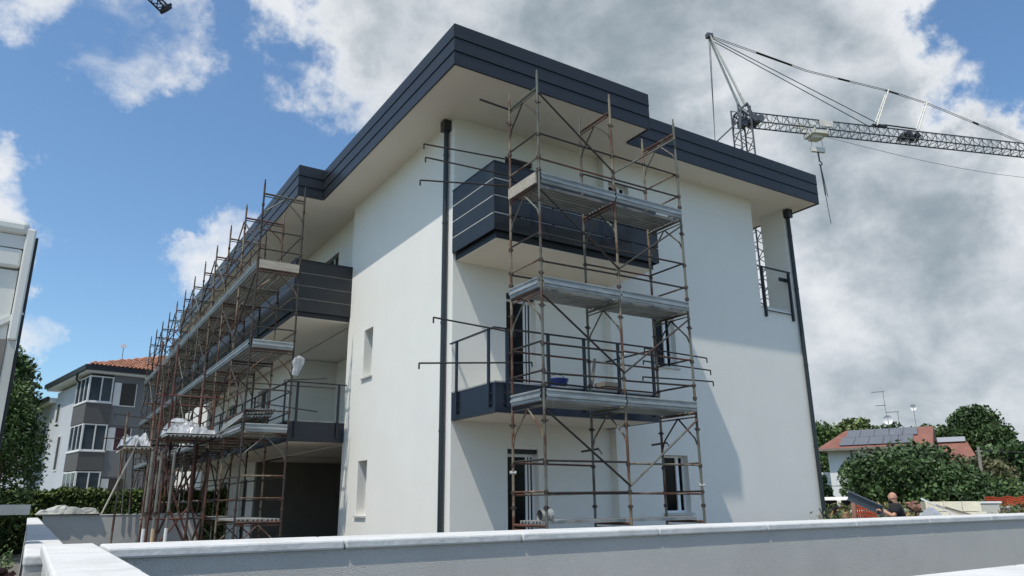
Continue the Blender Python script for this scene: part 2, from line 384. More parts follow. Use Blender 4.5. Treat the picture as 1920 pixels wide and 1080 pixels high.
WX = 0.30
WD3 = [(8.0, 9.6, 6.85, 9.15), (15.2, 16.8, 6.85, 9.15), (20.4, 22.0, 6.85, 9.15)]
bp(wall_mesh(MB(), 'X', WX, WX + TH, 6.1, 25.5, 6.703, ZS, WD3), 'wall', 'stucco')
WD2 = [(15.2, 16.8, 3.5, 5.9), (20.4, 22.0, 3.5, 5.9), (17.2, 18.4, 0.3, 2.6), (20.8, 22.2, 0.3, 2.6)]
bp(wall_mesh(MB(), 'X', WX, WX + TH, 12.6, 25.5, 3.2, 6.5, WD2), 'wall', 'stucco')
bp(wall_mesh(MB(), 'X', WX, WX + TH, 16.2, 25.5, 0, 3.198, WD2), 'wall', 'stucco')
bp(MB().box(WX, 4.3, 12.3, 12.6, 3.2, 6.5), 'wall', 'stucco')
bp(MB().box(WX, 4.3, 15.9, 16.2, 0, 3.198), 'wall', 'porch_shade')
bp(MB().box(1.9, 2.2, 6.1, 12.3, 3.46, 6.5), 'wall', 'stucco')
bp(MB().box(4.0, 4.3, 6.1, 15.9, 0, 3.19), 'wall', 'porch_shade')
bp(MB().box(XL, XL + TH, 25.5, 33.0, 0, ZS), 'wall', 'stucco')
bp(MB().box(XL + TH, 4.3, 25.5, 25.8, 0, ZS), 'wall', 'stucco')
# floors
for z0, z1 in ((3.2, 3.44), (6.52, 6.69)):
    bp(MB().box(XL + TH + .002, XR - TH - .002, YD + TH + .002, 32.9, z0, z1), 'floor_slab', 'soffit')
# small slit windows: pane and sill
def window(axis, c, hole, depth=0.2, inward=1, frame=0.05, leaf=None, sill=True, fm='white_frame', gm='dark_glass', parent=None):
    u0, u1, z0, z1 = hole
    def bx(mb, ca, cb, a, b, c_, d): 
        return mb.box(ca, cb, a, b, c_, d) if axis == 'X' else mb.box(a, b, ca, cb, c_, d)
    f = MB(); k = frame; ci = c + inward * depth; co = ci + inward * 0.06; e = .002
    bx(f, ci, co, u0 + e, u0 + k, z0 + e, z1 - e); bx(f, ci, co, u1 - k, u1 - e, z0 + e, z1 - e)
    bx(f, ci, co, u0 + k, u1 - k, z0 + e, z0 + k); bx(f, ci, co, u0 + k, u1 - k, z1 - k, z1 - e)
    if leaf: bx(f, ci - inward * .015, co, leaf - k * .8, leaf + k * .8, z0 + k, z1 - k)
    w = bp(f, 'window', fm, parent)
    bp(bx(MB(), ci + inward * .025, ci + inward * .04, u0 + k, u1 - k, z0 + k, z1 - k), 'pane', gm, w)
    if sill: bp(bx(MB(), c - inward * 0.05, ci, u0 - .06, u1 + .06, z0 - .045, z0 - .002), 'sill', 'stone_sill', w)
    return w
for h in SLITS: window('X', XL, h, depth=0.24)
for h in WINS: window('Y', YP, h, depth=0.16, leaf=h[1] - 0.22)
for i, h in enumerate(DOORS):
    u0, u1, z0, z1 = h
    f = MB(); yi = YD + 0.16
    f.box(u0 + .004, u0 + .05, yi, yi + .07, z0, z1 - .09); f.box(u1 - .05, u1 - .004, yi, yi + .07, z0, z1 - .09); f.box(u0 + .05, u1 - .05, yi, yi + .07, z1 - .15, z1 - .09)
    f.box(u1 - .22, u1 - .17, yi + .01, yi + .06, z0, z1 - .15); f.box(u1 - .13, u1 - .09, yi + .02, yi + .06, z0, z1 - .15); f.box(u0 + .05, u1 - .05, yi, yi + .07, z0, z0 + .06)
    d = bp(f, 'door', 'white_frame')
    bp(MB().box(u0 + .05, u1 - .05, yi + .03, yi + .04, z0 + .06, z1 - .15), 'pane', 'dark_glass', d)
    bp(MB().box(u0 + .003, u1 - .003, YD + .05, yi + .07, z1 - .085, z1 - .003), 'shutter_box', 'anthracite_dark', d)
for h in WD3 + WD2:
    u0, u1, z0, z1 = h
    f = MB(); xi = WX + .14
    for a, b in ((u0, u0 + .07), (u1 - .07, u1), ((u0 + u1) / 2 - .05, (u0 + u1) / 2 + .05)): f.box(xi, xi + .06, a + .003, b - .003, z0, z1 - .003)
    d = bp(f, 'door', 'white_frame'); bp(MB().box(xi + .02, xi + .035, u0 + .07, u1 - .07, z0, z1 - .003), 'pane', 'dark_glass', d)

# roof: slab, boards of the fascia, metal capping
RX0, RY0, RX1, RYC, RXD, RYE, RXF = -0.90, -1.87, 4.09, -1.085, 11.34, 5.95, -1.62
rb = MB()
for a in ((RX0, RX1, RY0, RYE), (RX1, RXD, RYC, 14.0), (RXF, RX1, RYE, 25.5), (RX0, RX1, 25.5, 34.0), (RX1, RXD, 14.0, 34.0)):
    rb.box(*a, ZS, 10.66)
roof = bp(rb, 'roof', 'soffit')
OUT = [(RX0, 34.0), (RX0, 25.5), (RXF, 25.5), (RXF, RYE), (RX0, RYE), (RX0, RY0), (RX1, RY0), (RX1, RYC), (RXD, RYC), (RXD, 34.0)]
back = MB()
for (x0, y0), (x1, y1) in zip(OUT[:-1], OUT[1:]):
    d = Vector((x1 - x0, y1 - y0, 0)); Ln = d.length; d.normalize(); nrm = Vector((d.y, -d.x, 0))
    # keep the normal pointing outwards
    mid = Vector(((x0 + x1) / 2, (y0 + y1) / 2, 0))
    if (mid + nrm * .1 - Vector((5, 15, 0))).length < (mid - nrm * .1 - Vector((5, 15, 0))).length: nrm = -nrm
    if (x0, y0) == (RX1, RY0): nrm = Vector((1, 0, 0))
    if (x0, y0) in ((RX0, 25.5),): nrm = Vector((0, 1, 0))
    if (x0, y0) == (RXF, RYE): nrm = Vector((0, -1, 0))
    back.obox(mid + nrm * .006 + Vector((0, 0, 10.28)), d * (Ln / 2), nrm * .006, Vector((0, 0, .39)))
    # the boards come in lengths of about six metres
    nb = max(1, round(Ln / 6.2))
    for z0, z1, pr in ((9.83, 10.118, .014), (10.132, 10.42, .018), (10.434, 10.735, .022)):
        for k in range(nb):
            a = Ln * k / nb; b = Ln * (k + 1) / nb
            ext0 = .045 if k == 0 else -.0015; ext1 = .045 if k == nb - 1 else -.0015
            # inner corners stop short instead of running on
            if k == 0 and (x0, y0) in ((RX0, RYE), (RX1, RYC), (RX0, 25.5)): ext0 = -.05
            if k == nb - 1 and (x1, y1) in ((RX0, RYE), (RX1, RYC), (RX0, 25.5)): ext1 = -.05
            a -= ext0; b += ext1
            c = Vector((x0, y0, 0)) + d * ((a + b) / 2) + nrm * (.012 + pr) + Vector((0, 0, (z0 + z1) / 2))
            mb = MB().obox(c, d * ((b - a) / 2), nrm * pr, Vector((0, 0, (z1 - z0) / 2)))
            # a folded lip along the lower edge
            mb.obox(c + nrm * (pr + .004) - Vector((0, 0, (z1 - z0) / 2 - .012)), d * ((b - a) / 2), nrm * .004, Vector((0, 0, .008)))
            mb.build('fascia_board', 'anthracite', roof)
back.build('fascia_backing', 'anthracite_dark', roof)
cap = MB()
for a in ((RX0 - .05, RX1 + .05, RY0 - .05, RYE), (RX1 + .05, RXD + .05, RYC - .05, 14.0), (RXF - .05, RX1 + .05, RYE - .05, 25.5 + .05), (RX0 - .05, RX1 + .05, 25.5 + .05, 34.05), (RX1 + .05, RXD + .05, 14.0, 34.05)):
    cap.box(*a, 10.70, 10.742)
cap.build('roof_capping', 'anthracite', roof)

# downpipes with hopper heads
def downpipe(x, y, z1=9.60, r=0.055, head=.2):
    p = bp(MB().tube((x, y, 0), (x, y, z1), r, 12), 'downpipe', 'pipe', smooth=False)
    bp(MB().box(x - head / 2, x + head / 2, y - head / 2, y + head / 2, z1, z1 + .24), 'hopper_head', 'pipe', p)
    for z in (0.9, 3.0, 5.2, 7.4, 9.0): MB().tube((x, y, z), (x, y, z + .04), r + .008, 12).build('pipe_clip', 'pipe', p)
downpipe(XL - .075, 0.20)
downpipe(10.98, YP - .075)

# wall lamps and a vent grille on the top floor
def wall_lamp(x, y, z):
    l = bp(MB().box(x - .14, x + .14, y - .09, y - .002, z - .06, z + .06), 'wall_lamp', 'black_plastic')
    MB().box(x - .09, x + .09, y - .096, y - .091, z - .045, z - .005).build('lens', 'lamp_glass', l)
wall_lamp(2.82, YD, 8.93)
bp(MB().box(4.33, 4.45, YP - .014, YP - .002, 9.44, 9.56), 'vent_grille', 'deck_old')

# third-floor balcony, clad in boards with open joints
def board_balcony(x0, x1, y0, y1, zb, zt, sides, n=4, gap=.026, slab_in=.11, trim='truck_grey'):
    """sides: which of 'L' (x0), 'F' (y0), 'R' (x1) carry boards"""
    bal = bp(MB().box(x0 + slab_in, x1 - slab_in, y0 + slab_in, y1, zb - .15, zb - .135), 'balcony', 'soffit')
    MB().box(x0 + slab_in - .012, x1 - slab_in + .012, y0 + slab_in - .012, y1, zb - .134, zb + .16).build('slab_edge', 'anthracite_dark', bal)
    hgt = (zt - zb - gap * (n - 1)) / n
    for k in range(n):
        z0 = zb + k * (hgt + gap); z1 = z0 + hgt
        if 'F' in sides: MB().box(x0, x1, y0, y0 + .035, z0, z1).build('board', 'anthracite', bal)
        if 'L' in sides: MB().box(x0, x0 + .035, y0 + .037, y1 - .01, z0, z1).build('board', 'anthracite', bal)
        if 'R' in sides: MB().box(x1 - .035, x1, y0 + .037, y1 - .01, z0, z1).build('board', 'anthracite', bal)
        if k < n - 1:
            if 'L' in sides: MB().box(x0 + .004, x0 + .03, y0 + .05, y1 - .012, z1 + .003, z1 + gap - .003).build('joint_trim', trim, bal)
            if 'F' in sides: MB().box(x0 + .01, x0 + (.34 if x1 - x0 > 3 else x1 - x0 - .02), y0 + .004, y0 + .03, z1 + .003, z1 + gap - .003).build('joint_trim', trim, bal)
    cp = MB()
    if 'F' in sides: cp.box(x0 - .01, x1 + .01, y0 - .01, y0 + .07, zt + .003, zt + .025)
    if 'L' in sides: cp.box(x0 - .01, x0 + .07, y0 + .072, y1, zt + .003, zt + .025)
    if 'R' in sides: cp.box(x1 - .07, x1 + .01, y0 + .072, y1, zt + .003, zt + .025)
    cp.build('capping', 'anthracite', bal)
    L_ = x1 - x0; M = max(2, int(L_ / 1.3)); Wd = y1 - y0; Q = max(2, int(Wd / 1.3))
    pts = []
    if 'F' in sides: pts += [(x0 + .05 + (L_ - .14) * i / M, y0 + .04, 0) for i in range(M + 1)]
    if 'L' in sides: pts += [(x0 + .04, y0 + .05 + (Wd - .2) * i / Q, 0) for i in range(1, Q + 1)]
    for x, y, _ in pts: MB().box(x, x + .035, y, y + .035, zb + .17, zt - .01).build('upright', 'anthracite_dark', bal)
    return bal
board_balcony(0.03, 4.26, -1.78, YD - .004, 6.66, 8.06, 'LFR')
board_balcony(-1.55, WX - .004, 6.0, 25.45, 6.60, 8.02, 'LF', slab_in=.08, trim='truck_rail')
MB().box(-1.45, WX - .004, 6.1, 25.4, 6.56, 6.70).build('balcony_floor', 'soffit', B)

# second-floor balconies: steel edge beam, flat posts, handrail
def rail_balcony(x0, x1, y0, y1, zb, zt, zr, sides, posts):
    bal = bp(MB().box(x0 + .10, x1 - .10, y0 + .10, y1, zb + .004, zb + .24), 'balcony', 'soffit')
    e = MB(); c = MB()
    if 'F' in sides: e.box(x0, x1, y0, y0 + .10, zb, zt); c.box(x0 - .01, x1 + .01, y0 - .01, y0 + .16, zt + .002, zt + .03)
    if 'L' in sides: e.box(x0, x0 + .098, y0 + .102, y1, zb, zt); c.box(x0 - .01, x0 + .16, y0 + .162, y1, zt + .002, zt + .03)
    if 'R' in sides: e.box(x1 - .098, x1, y0 + .102, y1, zb, zt); c.box(x1 - .16, x1 + .01, y0 + .162, y1, zt + .002, zt + .03)
    eb = e.build('edge_beam', 'blue_steel', bal); c.build('beam_capping', 'deck_old', bal)
    h = MB()
    if 'F' in sides: h.box(x0 - .06, x1 + .03, y0 - .06, y0 - .012, zr - .025, zr)
    if 'L' in sides: h.box(x0 - .06, x0 - .012, y0 - .012, y1 - .01, zr - .025, zr)
    if 'R' in sides: h.box(x1 - .018, x1 + .03, y0 - .012, y1 - .01, zr - .025, zr)
    h.build('handrail', 'anthracite_dark', bal)
    for x, y, s in posts:
        if s == 'F': b = MB().box(x - .03, x + .03, y0 - .05, y0 - .012, zb + .10, zr - .026)
        else: b = MB().box(x0 - .05, x0 - .012, y - .03, y + .03, zb + .10, zr - .026)
        p = b.build('post', 'blue_steel', bal)
        for dz in (.16, .34):
            for q in (-.055, .055):
                (MB().tube((x + q, y0 - .03, zb + dz), (x + q, y0 - .004, zb + dz), .014, 6) if s == 'F' else MB().tube((x0 - .03, y + q, zb + dz), (x0 - .004, y + q, zb + dz), .014, 6)).build('bolt', 'coupler', p)
    return bal
rail_balcony(0.06, 4.05, -1.74, YD - .004, 3.20, 3.73, 4.74, 'LFR',
             [(0, -1.56, 'L'), (0, -.32, 'L'), (.30, 0, 'F'), (1.22, 0, 'F'), (2.08, 0, 'F'), (2.95, 0, 'F'), (3.88, 0, 'F')])
rail_balcony(-1.45, WX - .004, 6.02, 25.45, 3.20, 3.70, 4.72, 'LF',
             [(-1.25, 0, 'F'), (-.15, 0, 'F')] + [(0, 6.3 + 1.6 * i, 'L') for i in range(12)])
MB().box(WX, XL + 4.2, 6.1, 12.3, 3.445, 3.458).build('loggia_floor', 'concrete', B)

# loggia railing at the right-hand corner
lg = MB()
lg.box(9.56, 10.80, YP - .06, YP - .02, 7.86, 7.90)
rl = bp(lg, 'loggia_railing', 'anthracite_dark')
MB().box(9.56, 10.80, YP - .05, YP - .03, 6.62, 6.645).build('bottom_rail', 'anthracite_dark', rl)
for x in (9.56, 10.70): MB().box(x, x + .06, YP - .065, YP - .003, 6.45, 7.855).build('post', 'anthracite_dark', rl)
MB().box(10.44, 10.848, -.20, -.16, 7.62, 7.72).build('rail_bracket', 'anthracite_dark', rl)
MB().box(9.465, 10.845, YP + .01, 2.5, 6.705, 6.76).build('loggia_threshold', 'stone_sill', B)

# ------------------------------------------------------------------ scaffolds
TUBES = ['rusty_tube', 'grey_tube', 'rusty_tube', 'dark_tube', 'rusty_tube', 'grey_tube']
PLANK = [(0, .05), (0, 0), (.04, 0), (.05, .035), (.095, .035), (.105, 0), (.135, 0), (.145, .035), (.19, .035), (.20, 0), (.23, 0), (.24, .035), (.28, .035), (.29, 0), (.32, 0), (.32, .05)]
TOE = [(0, 0), (.02, .012), (.055, .012), (.065, .035), (.10, .035), (.115, .012), (.15, .012), (.165, .03), (.185, .03), (.20, 0)]
TOE_BACK = [(z, w + .006) for z, w in reversed(TOE)]
def scaffold(root, W, nb, bay, width, levels, zbase, ztop, toe_mats, decks, diag_up, near_first=True, deck_mat='galvanised', brace_every=1, seed=1, joined_couplers=False):
    """W maps (along, out, z) to the world; out = 0 is the row by the wall, out = width the outer row"""
    rr = random.Random(seed)
    xl = [i * bay for i in range(nb + 1)]
    for i, s in enumerate(xl):
        for t in (0, width):
            m = rr.choice(TUBES); zt = ztop + rr.uniform(-.03, .05)
            post = MB().tube(W(s, t, zbase), W(s, t, zt), .0245, 8).tube(W(s, t, zt), W(s, t, zt + .10), .018, 6).build('post', m, root)
            call = MB()
            for lv in levels + [levels[-1] + (levels[1] - levels[0])]:
                for dz, hw in ((-.30, .05), (.28, .035), (.52, .03), (.98, .03)):
                    z = lv + dz
                    if zbase + .1 < z < zt - .05:
                        c = call if joined_couplers else MB()
                        c.tube(W(s, t, z - .03), W(s, t, z + .03), .036, 7)
                        c.tube(W(s - hw - .02, t, z), W(s + hw + .02, t, z), .013, 5)
                        if not joined_couplers: c.build('coupler', 'coupler', post)
            if joined_couplers: tag(call.build('couplers', 'coupler', post), kind='stuff')
            if rr.random() < .4:
                zc = rr.choice(levels) + rr.uniform(.1, 1.0)
                MB().tube(W(s - .05, t - .03, zc), W(s + .05, t + .02, zc), .03, 7).build('clamp', 'coupler_zinc', post)
        st = levels[1] - levels[0]
        for lv in levels + [levels[-1] + st]:
            m = 'red_tube' if (rr.random() < .25) else rr.choice(TUBES)
            tr = MB().tube(W(s, .02, lv), W(s, width - .02, lv), .026, 7).tube(W(s, .02, lv - .07), W(s, width - .02, lv - .07), .014, 6).build('transom', m, root)
            mm = rr.choice(TUBES)
            for t0, t1 in ((.5 * width, .02), (.5 * width, width - .02)):
                MB().path([W(s, t0, lv - .06), W(s, t1 + (.06 if t1 < t0 else -.06), lv - .46), W(s, t1, lv - .60)], .016, 6).build('knee_brace', mm, tr)
    for i in range(nb):
        s0, s1 = xl[i], xl[i + 1]
        for k, lv in enumerate(levels):
            for t in (0, width):
                for h in (.50, 1.0):
                    if t == 0 and rr.random() < .25: continue
                    m = rr.choice(['dark_tube', 'dark_tube', 'dark_tube', 'rusty_tube', 'red_tube'])
                    j = rr.uniform(-.02, .02)
                    MB().tube(W(s0, t, lv + h + j), W(s1, t, lv + h + rr.uniform(-.02, .02)), .018, 6).build('guard_rail', m, root)
            if i % brace_every == 0:
                up = diag_up(i, k)
                za, zb = (lv + .62, lv + (levels[1] - levels[0]) - .12)
                a = W(s0, width + .03, zb if up else za); b = W(s1, width + .03, za if up else zb)
                MB().tube(a, b, .019, 6).build('diagonal_brace', rr.choice(['dark_tube', 'dark_tube', 'grey_tube']), root)
        for k, lv in enumerate(levels):
            if not decks(i, k): continue
            npl = int(width / .33)
            w0 = (width - npl * .325) / 2
            for q in range(npl):
                o = Vector(W(s0 + .025, w0 + q * .325, lv + .028 + rr.uniform(0, .004)))
                eu = Vector(W(0, 1, 0)) - Vector(W(0, 0, 0)); el = Vector(W(s1 - .025, 0, 0)) - Vector(W(s0 + .025, 0, 0))
                MB().extrude(PLANK, o, eu, Vector((0, 0, 1)), el).build('plank', deck_mat if k else 'deck_old', root)
            if toe_mats[k]:
                o = Vector(W(s0 + .02, width + .032, lv + .02)); eo = Vector(W(0, 1, 0)) - Vector(W(0, 0, 0))
                MB().extrude(TOE + TOE_BACK_OFF, o, Vector((0, 0, 1)), eo, Vector(W(s1 - .02, 0, 0)) - Vector(W(s0 + .02, 0, 0))).build('toe_board', toe_mats[k][0], root)
    # ends: rails, toe boards
    for s, e in ((0, -1), (xl[-1], 1)):
        for k, lv in enumerate(levels):
            for h in (.50, 1.0):
                MB().tube(W(s, 0, lv + h + .03), W(s, width, lv + h + .03), .018, 6).build('end_rail', rr.choice(['dark_tube', 'dark_tube', 'rusty_tube']), root)
            if toe_mats[k] and decks(0, k):
                m = toe_mats[k][1] if s == 0 else toe_mats[k][0]
                o = Vector(W(s + e * .035, .03, lv + .02)); eo = Vector(W(e, 0, 0)) - Vector(W(0, 0, 0))
                el = Vector(W(0, width - .06, 0)) - Vector(W(0, 0, 0))
                if m == 'old_wood': MB().extrude([(0, 0), (.21, 0), (.21, .03), (0, .03)], o, Vector((0, 0, 1)), eo, el).build('toe_board', m, root)
                else: MB().extrude(TOE + TOE_BACK_OFF, o, Vector((0, 0, 1)), eo, el).build('toe_board', m, root)
TOE_BACK_OFF = [(z, w - .008) for z, w in reversed(TOE)]

FX, FYR, FW, FB = 0.209, -2.080, 0.972, 1.743
fs = thing('scaffold', (2.0, -2.6, 0), 'tall rusty scaffold of three decks in front of the front balconies', 'scaffold')
WF = lambda s, t, z: (FX + s, FYR - t, z)
FLV = [1.28, 3.23, 5.18, 7.13]
scaffold(fs, WF, 2, FB, FW, FLV, 0.0, 9.33, [None, ('galvanised', 'galvanised'), ('galvanised', 'galvanised'), ('galvanised', 'old_wood')],
         lambda i, k: True, lambda i, k: i == 0, seed=5)
# surplus rails pushed through, their hooked ends sticking out
RODS = [((-1.598, 7.882), (0.25, 8.033)), ((-1.56, 7.628), (0.30, 7.695)), ((-1.653, 7.158), (0.30, 7.488)), ((-1.337, 4.688), (0.30, 4.604)), ((-1.584, 3.877), (0.667, 4.089)),
        ((5.214, 4.593), (3.43, 4.635)), ((5.296, 4.333), (3.379, 4.367)), ((5.348, 4.095), (3.338, 4.039))]
for (xa, za), (xb, zb) in RODS:
    y = FYR + .045
    MB().path([(xa, y, za - .10), (xa, y, za), (xb, y, zb), (xb, y, zb - .08)], .015, 6).build('surplus_rail', 'dark_tube', fs)
MB().tube((-.437, FYR + .05, 9.151), (.30, FYR + .05, 9.124), .022, 8).build('wall_tie', 'dark_tube', fs)
for i, (x, z) in enumerate(((FX + FB, 2.55), (FX + 2 * FB, 2.72), (FX + 2 * FB, 7.35))):
    MB().path([(x + .18, FYR + .05, z + .04), (x - .22, FYR + .05, z - .02)], .02, 7).path([(x + .18, FYR + .05, z + .04), (x + .24, FYR + .02, z - .06)], .012, 6).build('wall_tie', 'coupler', fs)

LXI, LXO, LY0, LB = -1.72, -2.76, 4.95, 1.95
ls = thing('scaffold', (-2.2, 15.6, 0), 'long rusty scaffold stepping back along the shaded left wing', 'scaffold')
WL = lambda s, t, z: (LXI - t, LY0 + s, z)
LLV = [1.27, 3.27, 5.27, 7.27]
scaffold(ls, WL, 11, LB, 1.04, LLV, 0.0, 9.55, [None, ('galvanised', 'galvanised'), ('galvanised', 'galvanised'), ('galvanised', 'old_wood')],
         lambda i, k: True if k else i < 3, lambda i, k: (i + k) % 2 == 0, deck_mat='deck_old', seed=11, joined_couplers=True)
for (a, b) in (((-1.9, 4.9, 4.55), (-.75, 5.2, 4.72)), ((-2.9, 4.9, 4.42), (-.5, 5.3, 4.50)), ((-2.6, 4.92, 3.98), (-.95, 5.2, 3.87)), ((-4.6, 6.3, 4.9), (-2.7, 6.0, 4.62)), ((-5.3, 8, 3.60), (-3.9, 7.9, 3.52)), ((-5.4, 8, 3.28), (-3.9, 7.9, 3.26)), ((-5.2, 8.1, 3.9), (-3.8, 8.0, 3.72))):
    MB().path([a, b], .0135, 6).path([a, (a[0], a[1], a[2] - .09)], .0135, 6).build('surplus_rail', 'dark_tube', ls)

# loading tower of red frames in front of the left scaffold
lt = thing('loading_tower', (-3.6, 7.8, 0), 'dark red loading tower with plank deck beside the long left scaffold', 'scaffold tower')
for x, y, z1 in ((-4.28, 7.0, 4.55), (-4.06, 7.05, 5.6), (-3.05, 7.0, 4.4), (-4.22, 8.9, 6.0), (-3.05, 8.9, 5.5), (-3.42, 7.0, 3.36), (-3.72, 8.9, 4.6)):
    p = MB().tube((x, y, 0), (x, y, z1), .03, 8).build('post', 'red_tube', lt)
    MB().tube((x, y, 1.5), (x, y, 1.56), .045, 8).tube((x, y, 3.1), (x, y, 3.16), .045, 8).build('coupler', 'coupler', p)
for a, b in (((-4.2, 7.03, 2.9), (-3.05, 7.03, .15)), ((-3.7, 7.08, 2.9), (-2.95, 7.08, .3)), ((-4.28, 8.9, .3), (-3.05, 8.9, 2.6)), ((-4.28, 7.05, .4), (-3.42, 7.05, 1.6)), ((-3.42, 7.12, .2), (-3.05, 7.12, 1.5)),
             ((-4.28, 7, .4), (-4.22, 8.9, 2.6)), ((-3.05, 7, 2.6), (-3.05, 8.9, .4)), ((-3.9, 7.1, 1.7), (-3.1, 7.1, .2)), ((-3.6, 8, 3.1), (-4.2, 8, 1.2)), ((-3.2, 8, 3.1), (-3.9, 8, 1.0))):
    MB().tube(a, b, .026, 7).build('diagonal_brace', 'red_tube', lt)
for z in (1.35, 3.2, 4.3):
    for y in (7.0, 8.9): MB().tube((-4.45, y + .04, z), (-2.85, y + .04, z), .022, 7).build('transom', 'red_tube', lt)
    for x in (-4.28, -3.05): MB().tube((x + .04, 6.85, z + .05), (x + .04, 9.1, z + .05), .022, 7).build('transom', 'dark_tube', lt)
for i in range(4):
    for j in range(7):
        MB().tube((-4.3 + j * .21, 6.9, 2.93 - .06 * i + rnd.uniform(-.02, .02)), (-4.3 + j * .21 + rnd.uniform(-.1, .1), 9.0, 2.95 - .06 * i), .013, 5).build('stacked_rail', rnd.choice(['dark_tube', 'grey_tube', 'rusty_tube']), lt)
for q in range(4): MB().extrude(PLANK, (-4.15 + q * .325, 6.75, 3.28), (1, 0, 0), (0, 0, 1), (0, 2.4, 0)).build('plank', 'deck_old', lt)
for q in range(2): MB().extrude(PLANK, (-4.95 + q * .33, 7.5, 3.0), (1, 0, 0), (0, 0, 1), (0, 2.0, 0)).build('plank', 'old_wood', lt)
for x in (-4.95, -4.35): MB().tube((x, 7.6, 0), (x, 7.6, 3.9), .025, 8).build('post', 'rusty_tube', lt)
def prop(x, y, z0, z1, label, m2):
    t = thing('adjustable_prop', (x, y, z0), label, 'prop', 'steel props under the loading tower')
    MB().tube((x, y, z0 + .9), (x, y, z1), .034, 10).build('outer_tube', 'prop_steel', t)
    MB().tube((x, y, z0), (x, y, z0 + .9), .026, 8).build('inner_tube', 'grey_tube', t)
    MB().box(x - .08, x + .08, y - .08, y + .08, z0, z0 + .012).build('foot_plate', 'grey_tube', t)
    MB().tube((x, y, z0 + 1.45), (x, y, z0 + 1.52), .055, 10).build('collar', 'coupler', t)
    MB().tube((x, y, z0 + .75), (x, y, z0 + 1.15), .039, 10).build('sleeve', m2, t)
prop(-4.40, 6.6, 0, 2.88, 'leftmost grey steel prop with a white sleeve under the red loading tower', 'white_frame')
prop(-4.20, 6.6, 0, 2.90, 'grey steel prop with a pale orange sleeve, middle of the three props', 'new_wood')
prop(-3.92, 6.6, 0, 2.92, 'rightmost grey steel prop with a white sleeve under the red loading tower', 'white_frame')
for x in (-4.98, -4.84, -4.68):
    MB().tube((x + .07, 7.9, 1.47), (x - .0, 7.9, 2.98), .02, 8).build('standing_tube', 'grey_tube', lt)
lp = MB().obox((-4.94, 7.62, 2.33), (.30, 0, .88), (.01, 0, -.004), (0, .11, 0)).build('leaning_plank', 'old_wood')
tag(lp, 'long pale plank leaning from the low wall onto the loading tower', 'plank')

def draped(x0, x1, y0, y1, z0, z1, seed, nx=16, ny=14, over=.12):
    """sheet lying over a pack: a wrinkled cloth with a skirt"""
    rr = random.Random(seed); mb = MB(); k = 0
    ph = [rr.uniform(0, 6.28) for _ in range(8)]
    for j in range(ny + 1):
        for i in range(nx + 1):
            u = i / nx; v = j / ny
            e = min(u, 1 - u, v, 1 - v) / .16
            h = min(1, e) ** .5
            wob = .05 * math.sin(11 * u + ph[0] + 4 * v) + .04 * math.sin(17 * v + ph[1] + 6 * u) + .05 * math.sin(7 * u - 9 * v + ph[2]) + rr.uniform(-.02, .02)
            x = x0 - over + (x1 - x0 + 2 * over) * u + rr.uniform(-.015, .015); y = y0 - over + (y1 - y0 + 2 * over) * v + rr.uniform(-.015, .015)
            mb.v.append((x, y, z0 + (z1 - z0) * (h * (.82 + .18 * math.sin(3 * u + ph[3]) * math.cos(2.4 * v + ph[4]))) + wob * h + .01))
    for j in range(ny):
        for i in range(nx): a = j * (nx + 1) + i; mb.f.append((a, a + 1, a + nx + 2, a + nx + 1))
    return mb
def pack(x0, x1, y0, y1, z0, z1, label, seed, extra=True):
    t = thing('wrapped_pack', ((x0 + x1) / 2, (y0 + y1) / 2, z0), label, 'pack', 'packs wrapped in plastic on the loading tower')
    n = 3
    for i in range(n):
        MB().box(x0 + .05, x1 - .05, y0 + (y1 - y0) * i / n + .02, y0 + (y1 - y0) * (i + 1) / n - .02, z0, z1 - .08).build('board_stack', 'concrete' if i != 1 else 'black_plastic', t)
    draped(x0, x1, y0, y1, z0 + .02, z1, seed).build('plastic_sheet', 'plastic_wrap', t)
    return t
pack(-4.0, -3.05, 6.95, 8.0, 3.335, 3.56, 'wide pack in wrinkled clear plastic on the front of the loading deck', 3)
pack(-3.9, -3.2, 8.15, 9.0, 3.335, 3.85, 'taller plastic-wrapped pack standing behind the wide one', 4)
pack(-4.9, -4.45, 7.7, 8.6, 3.055, 3.30, 'small white plastic-wrapped pack on the lower left planks', 5)

# bundle of steel planks on the near deck of the left scaffold
pb = thing('plank_bundle', (-2.4, 5.6, 3.35), 'slanting bundle of steel scaffold planks on the second deck, near end', 'planks')
for r_ in range(3):
    for q in range(3):
        o = (-2.80 + q * .24 + r_ * .03, 5.02 + rnd.uniform(-.05, .05), 3.62 + r_ * .075 + q * .02)
        MB().extrude(PLANK, o, (.72, 0, .04), (0, 0, 1), (-.05, 2.2, -.2)).build('plank', 'deck_old', pb)
MB().box(-2.75, -2.0, 6.0, 6.1, 3.355, 3.56).build('bearer', 'old_wood', pb)
# plastic bag tied to the inner post
bm = MB(); ring = []
prof = [(0, .07), (.10, .09), (.20, .10), (.32, .12), (.42, .11), (.47, .03)]
for k, (dz, r0) in enumerate(prof):
    for i in range(9):
        t = 2 * math.pi * i / 9; rr_ = r0 * (1 + .3 * math.sin(3 * t + .4 * k) + rnd.uniform(-.22, .22))
        bm.v.append((-1.66 + rr_ * math.cos(t) + .05 * k / 5, 4.86 + .45 * rr_ * math.sin(t), 4.68 + dz + rnd.uniform(-.025, .025)))
for k in range(len(prof) - 1):
    for i in range(9): bm.f.append((k * 9 + i, k * 9 + (i + 1) % 9, (k + 1) * 9 + (i + 1) % 9, (k + 1) * 9 + i))
bm.f.append(tuple(range(45, 54))); bm.f.append(tuple(reversed(range(9))))
tag(bm.build('plastic_bag', 'plastic_wrap'), 'crumpled white plastic bag tied to the near end post of the left scaffold', 'bag')

